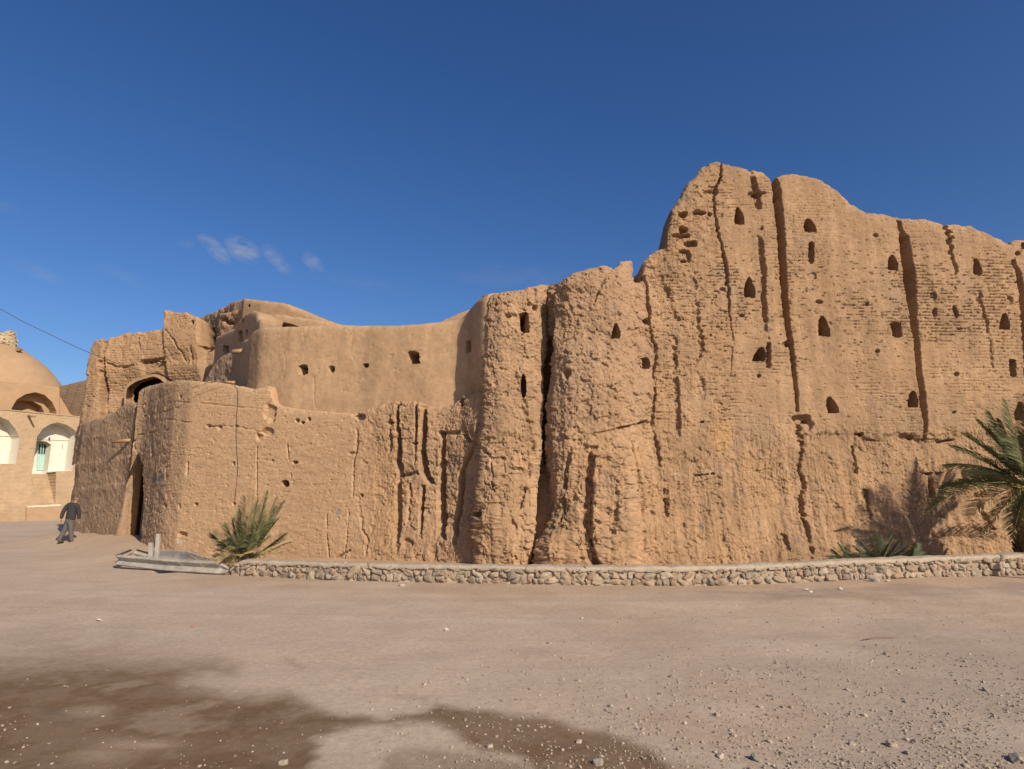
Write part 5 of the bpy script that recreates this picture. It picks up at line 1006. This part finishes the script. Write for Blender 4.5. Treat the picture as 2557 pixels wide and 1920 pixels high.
p = atz(481, 1565, 0.005); mb = MB(); mb.box(p + Vector((0, 0, .01)), (.045, .018, .008), Matrix.Rotation(.4, 3, 'Z'), .004); tag(mb.build("red_wrapper", plain("red_plastic", (.34, .09, .08), .4)), "small red wrapper on the left part of the track", "litter")

# pole standing just outside the picture at right; its shadow falls on the low wall
sh = Vector((10.15, 13.05, 0)); pb = sh + Vector((math.sin(SUN_AZ), -math.cos(SUN_AZ), 0)) * 3.4
mb = MB(); mb.tube([(pb.x, pb.y, -.2), (pb.x, pb.y, 1.3), (pb.x + .02, pb.y, 2.55)], [.10, .09, .08], 10); tag(mb.build("wooden_post", M_wood, None, True), "wooden post just beyond the right edge, seen by its shadow on the low wall", "post")
# ================================================================ man walking to the right
MP = onground(164, 1356)
man = None
pu = 1.0; view = Vector((MP.x, MP.y, 0)).normalized(); rt = Vector((view.y, -view.x, 0))     # right and away as seen by the camera
MS = .94
def mp(x, y, z): return MP + (rt * (x if abs(x) < .2 else math.copysign(.2 + (abs(x) - .2) * .72, x)) + view * y + Vector((0, 0, z))) * MS
def skin(name, verts, edges, mat, parent, sub=2, root=0, inflate=None):
    me = bpy.data.meshes.new(name); me.from_pydata([tuple(mp(*v[:3])) for v in verts], edges, []); o = bpy.data.objects.new(name, me); COL.objects.link(o)
    md = o.modifiers.new("s", 'SKIN'); md.use_smooth_shade = True; sd = me.skin_vertices[0].data
    for i, v in enumerate(verts): r = v[3]; sd[i].radius = (r, v[4] if len(v) > 4 else r)
    sd[root].use_root = True
    sb = o.modifiers.new("d", 'SUBSURF'); sb.levels = sub; sb.render_levels = sub
    dg = bpy.context.evaluated_depsgraph_get(); me2 = bpy.data.meshes.new_from_object(o.evaluated_get(dg)); me2.name = name
    bpy.data.objects.remove(o); me2.materials.clear(); me2.materials.append(mat)
    for p in me2.polygons: p.use_smooth = True
    return obj(name, me2, parent)
M_skin = plain("skin", (.27, .135, .08), .6, 0, 30, .1)
V, E = [], []
def ch(pts, start=None):
    idx = [] if start is None else [start]
    for p in pts:
        V.append(p); idx.append(len(V) - 1)
    for a_, b2_ in zip(idx[:-1], idx[1:]): E.append((a_, b2_))
    return idx
# torso to head: pelvis, belly, chest, neck base, neck, jaw, skull
tor = ch([(.03, 0, .86, .10, .09), (.045, 0, 1.05, .10, .085), (.075, 0, 1.28, .105, .085), (.115, .0, 1.43, .06, .055), (.135, .0, 1.50, .058, .055), (.165, .005, 1.555, .066, .075), (.178, .008, 1.62, .082, .092), (.178, .008, 1.672, .06, .07)])
# face: nose / chin bumps
ch([(.235, .045, 1.59, .018, .018)], tor[6]); ch([(.222, .038, 1.545, .022, .024)], tor[5])
# ears
ch([(.190, -.085, 1.612, .012, .022)], tor[6])
la = ch([(-.02, .10, 1.40, .05), (-.10, .13, 1.365, .048), (-.205, .11, 1.13, .04), (-.24, .10, .93, .032), (-.25, .10, .865, .034, .02), (-.245, .10, .82, .03, .018)], tor[3])
ra = ch([(.17, -.09, 1.39, .05), (.235, -.13, 1.345, .048), (.315, -.12, 1.12, .04), (.365, -.10, .92, .032), (.378, -.09, .855, .034, .02), (.386, -.085, .81, .03, .018)], tor[3])
def fingers(wr, palm, d):
    """five fingers hanging from the palm, slightly curled; the thumb from its side"""
    for k, (a_, l) in enumerate([(-.026, .072), (-.009, .085), (.009, .08), (.025, .062)]):
        x, y, z = V[palm][:3]; V.append((x + a_ * .75, y + a_ * .6, z - .03, .009)); i = len(V) - 1; E.append((palm, i)); ch([(x + a_ * .8 + d * .012, y + a_ * .6 - .008, z - .03 - l * .5, .0085), (x + a_ * .8 + d * .004, y + a_ * .6 - .022, z - .03 - l * .92, .0065)], i)
    x, y, z = V[wr][:3]; ch([(x + .032 * d, y - .02, z - .02, .012), (x + .045 * d, y - .03, z - .058, .009)], wr)
fingers(la[5], la[6], 1); fingers(ra[5], ra[6], 1)
ll = ch([(-.01, .06, .80, .08), (-.075, .05, .46, .055), (-.20, .04, .14, .042), (-.215, .04, .075, .04), (-.12, .06, .04, .04, .03)], tor[0])
rl = ch([(.06, -.05, .80, .08), (.115, -.05, .45, .055), (.155, -.05, .14, .042), (.16, -.05, .075, .04), (.255, -.03, .04, .04, .03)], tor[0])
man = skin("person", V, E, M_skin, None, 2)
tag(man, "man in a dark checked jacket and grey trousers walking right, seen from behind", "person")
def cloth_mat():
    m, nt, N, L, B = nmat("checked_cloth"); tc = N.new("ShaderNodeTexCoord").outputs["Object"]
    sp = N.new("ShaderNodeSeparateXYZ"); L.new(tc, sp.inputs[0]); res = None
    for sock, sc in ((sp.outputs[2], 1 / .055), (addm(N, L, sp.outputs[0], addm(N, L, sp.outputs[1], .6, 'MULTIPLY'), 'ADD'), 1 / .055)):
        f = addm(N, L, addm(N, L, sock, sc, 'MULTIPLY'), 1.0, 'FRACT'); f = addm(N, L, f, .22, 'LESS_THAN'); res = f if res is None else addm(N, L, res, f)
    c_ = ramp(N, L, addm(N, L, res, .5, 'MULTIPLY'), [(0, (.018, .016, .018)), (.5, (.036, .033, .037)), (1.0, (.07, .065, .074))]); L.new(c_, B.inputs["Base Color"]); B.inputs["Roughness"].default_value = .9; return m
M_jack = cloth_mat(); M_trou = plain("grey_cloth", (.095, .088, .082), .9, 0, 8, .2, .3); M_hair = plain("grey_hair", (.16, .14, .125), .9, 0, 60, .3, .5); M_shoe = plain("black_leather", (.02, .018, .017), .45)
Vb_, Eb_ = V, E
V, E = [], []
t_ = ch([(.05, .01, .80, .185, .15), (.05, .01, .95, .175, .14), (.06, 0, 1.12, .17, .135), (.075, 0, 1.29, .175, .14), (.10, .0, 1.40, .14, .11), (.12, 0, 1.462, .085, .08)])
ch([(-.03, .11, 1.405, .085), (-.11, .13, 1.36, .082), (-.205, .11, 1.13, .072), (-.238, .10, .95, .06), (-.247, .10, .885, .056)], t_[4])
ch([(.175, -.10, 1.40, .085), (.24, -.13, 1.345, .082), (.318, -.12, 1.12, .072), (.362, -.10, .94, .06), (.374, -.095, .87, .056)], t_[4])
skin("jacket", V, E, M_jack, man, 2)
V, E = [], []
t_ = ch([(.04, 0, .90, .15, .13), (.035, 0, .82, .15, .14)])
ch([(-.015, .06, .74, .112), (-.08, .05, .46, .088), (-.19, .04, .20, .078), (-.222, .04, .10, .076), (-.226, .04, .075, .074)], t_[1])
ch([(.065, -.05, .74, .11), (.118, -.05, .45, .084), (.150, -.05, .20, .074), (.162, -.05, .10, .072), (.164, -.05, .075, .070)], t_[1])
skin("trousers", V, E, M_trou, man, 2)
for (x, y, dx, dy, z) in ((-.225, .04, .92, .2, .0), (.155, -.05, .95, .2, .0)):
    V, E = [], []
    ch([(x - .035 * dx, y - .03 * dy, .045, .038, .04), (x + .03 * dx, y, .048, .042, .042), (x + .12 * dx, y + .12 * dy, .035, .042, .03), (x + .19 * dx, y + .19 * dy, .028, .034, .022)]); skin("shoe", V, E, M_shoe, man, 2)
V, E = [], []
ch([(.148, .0, 1.575, .06, .072), (.158, .0, 1.63, .086, .098), (.168, .002, 1.675, .068, .08)]); skin("hair", V, E, M_hair, man, 2)
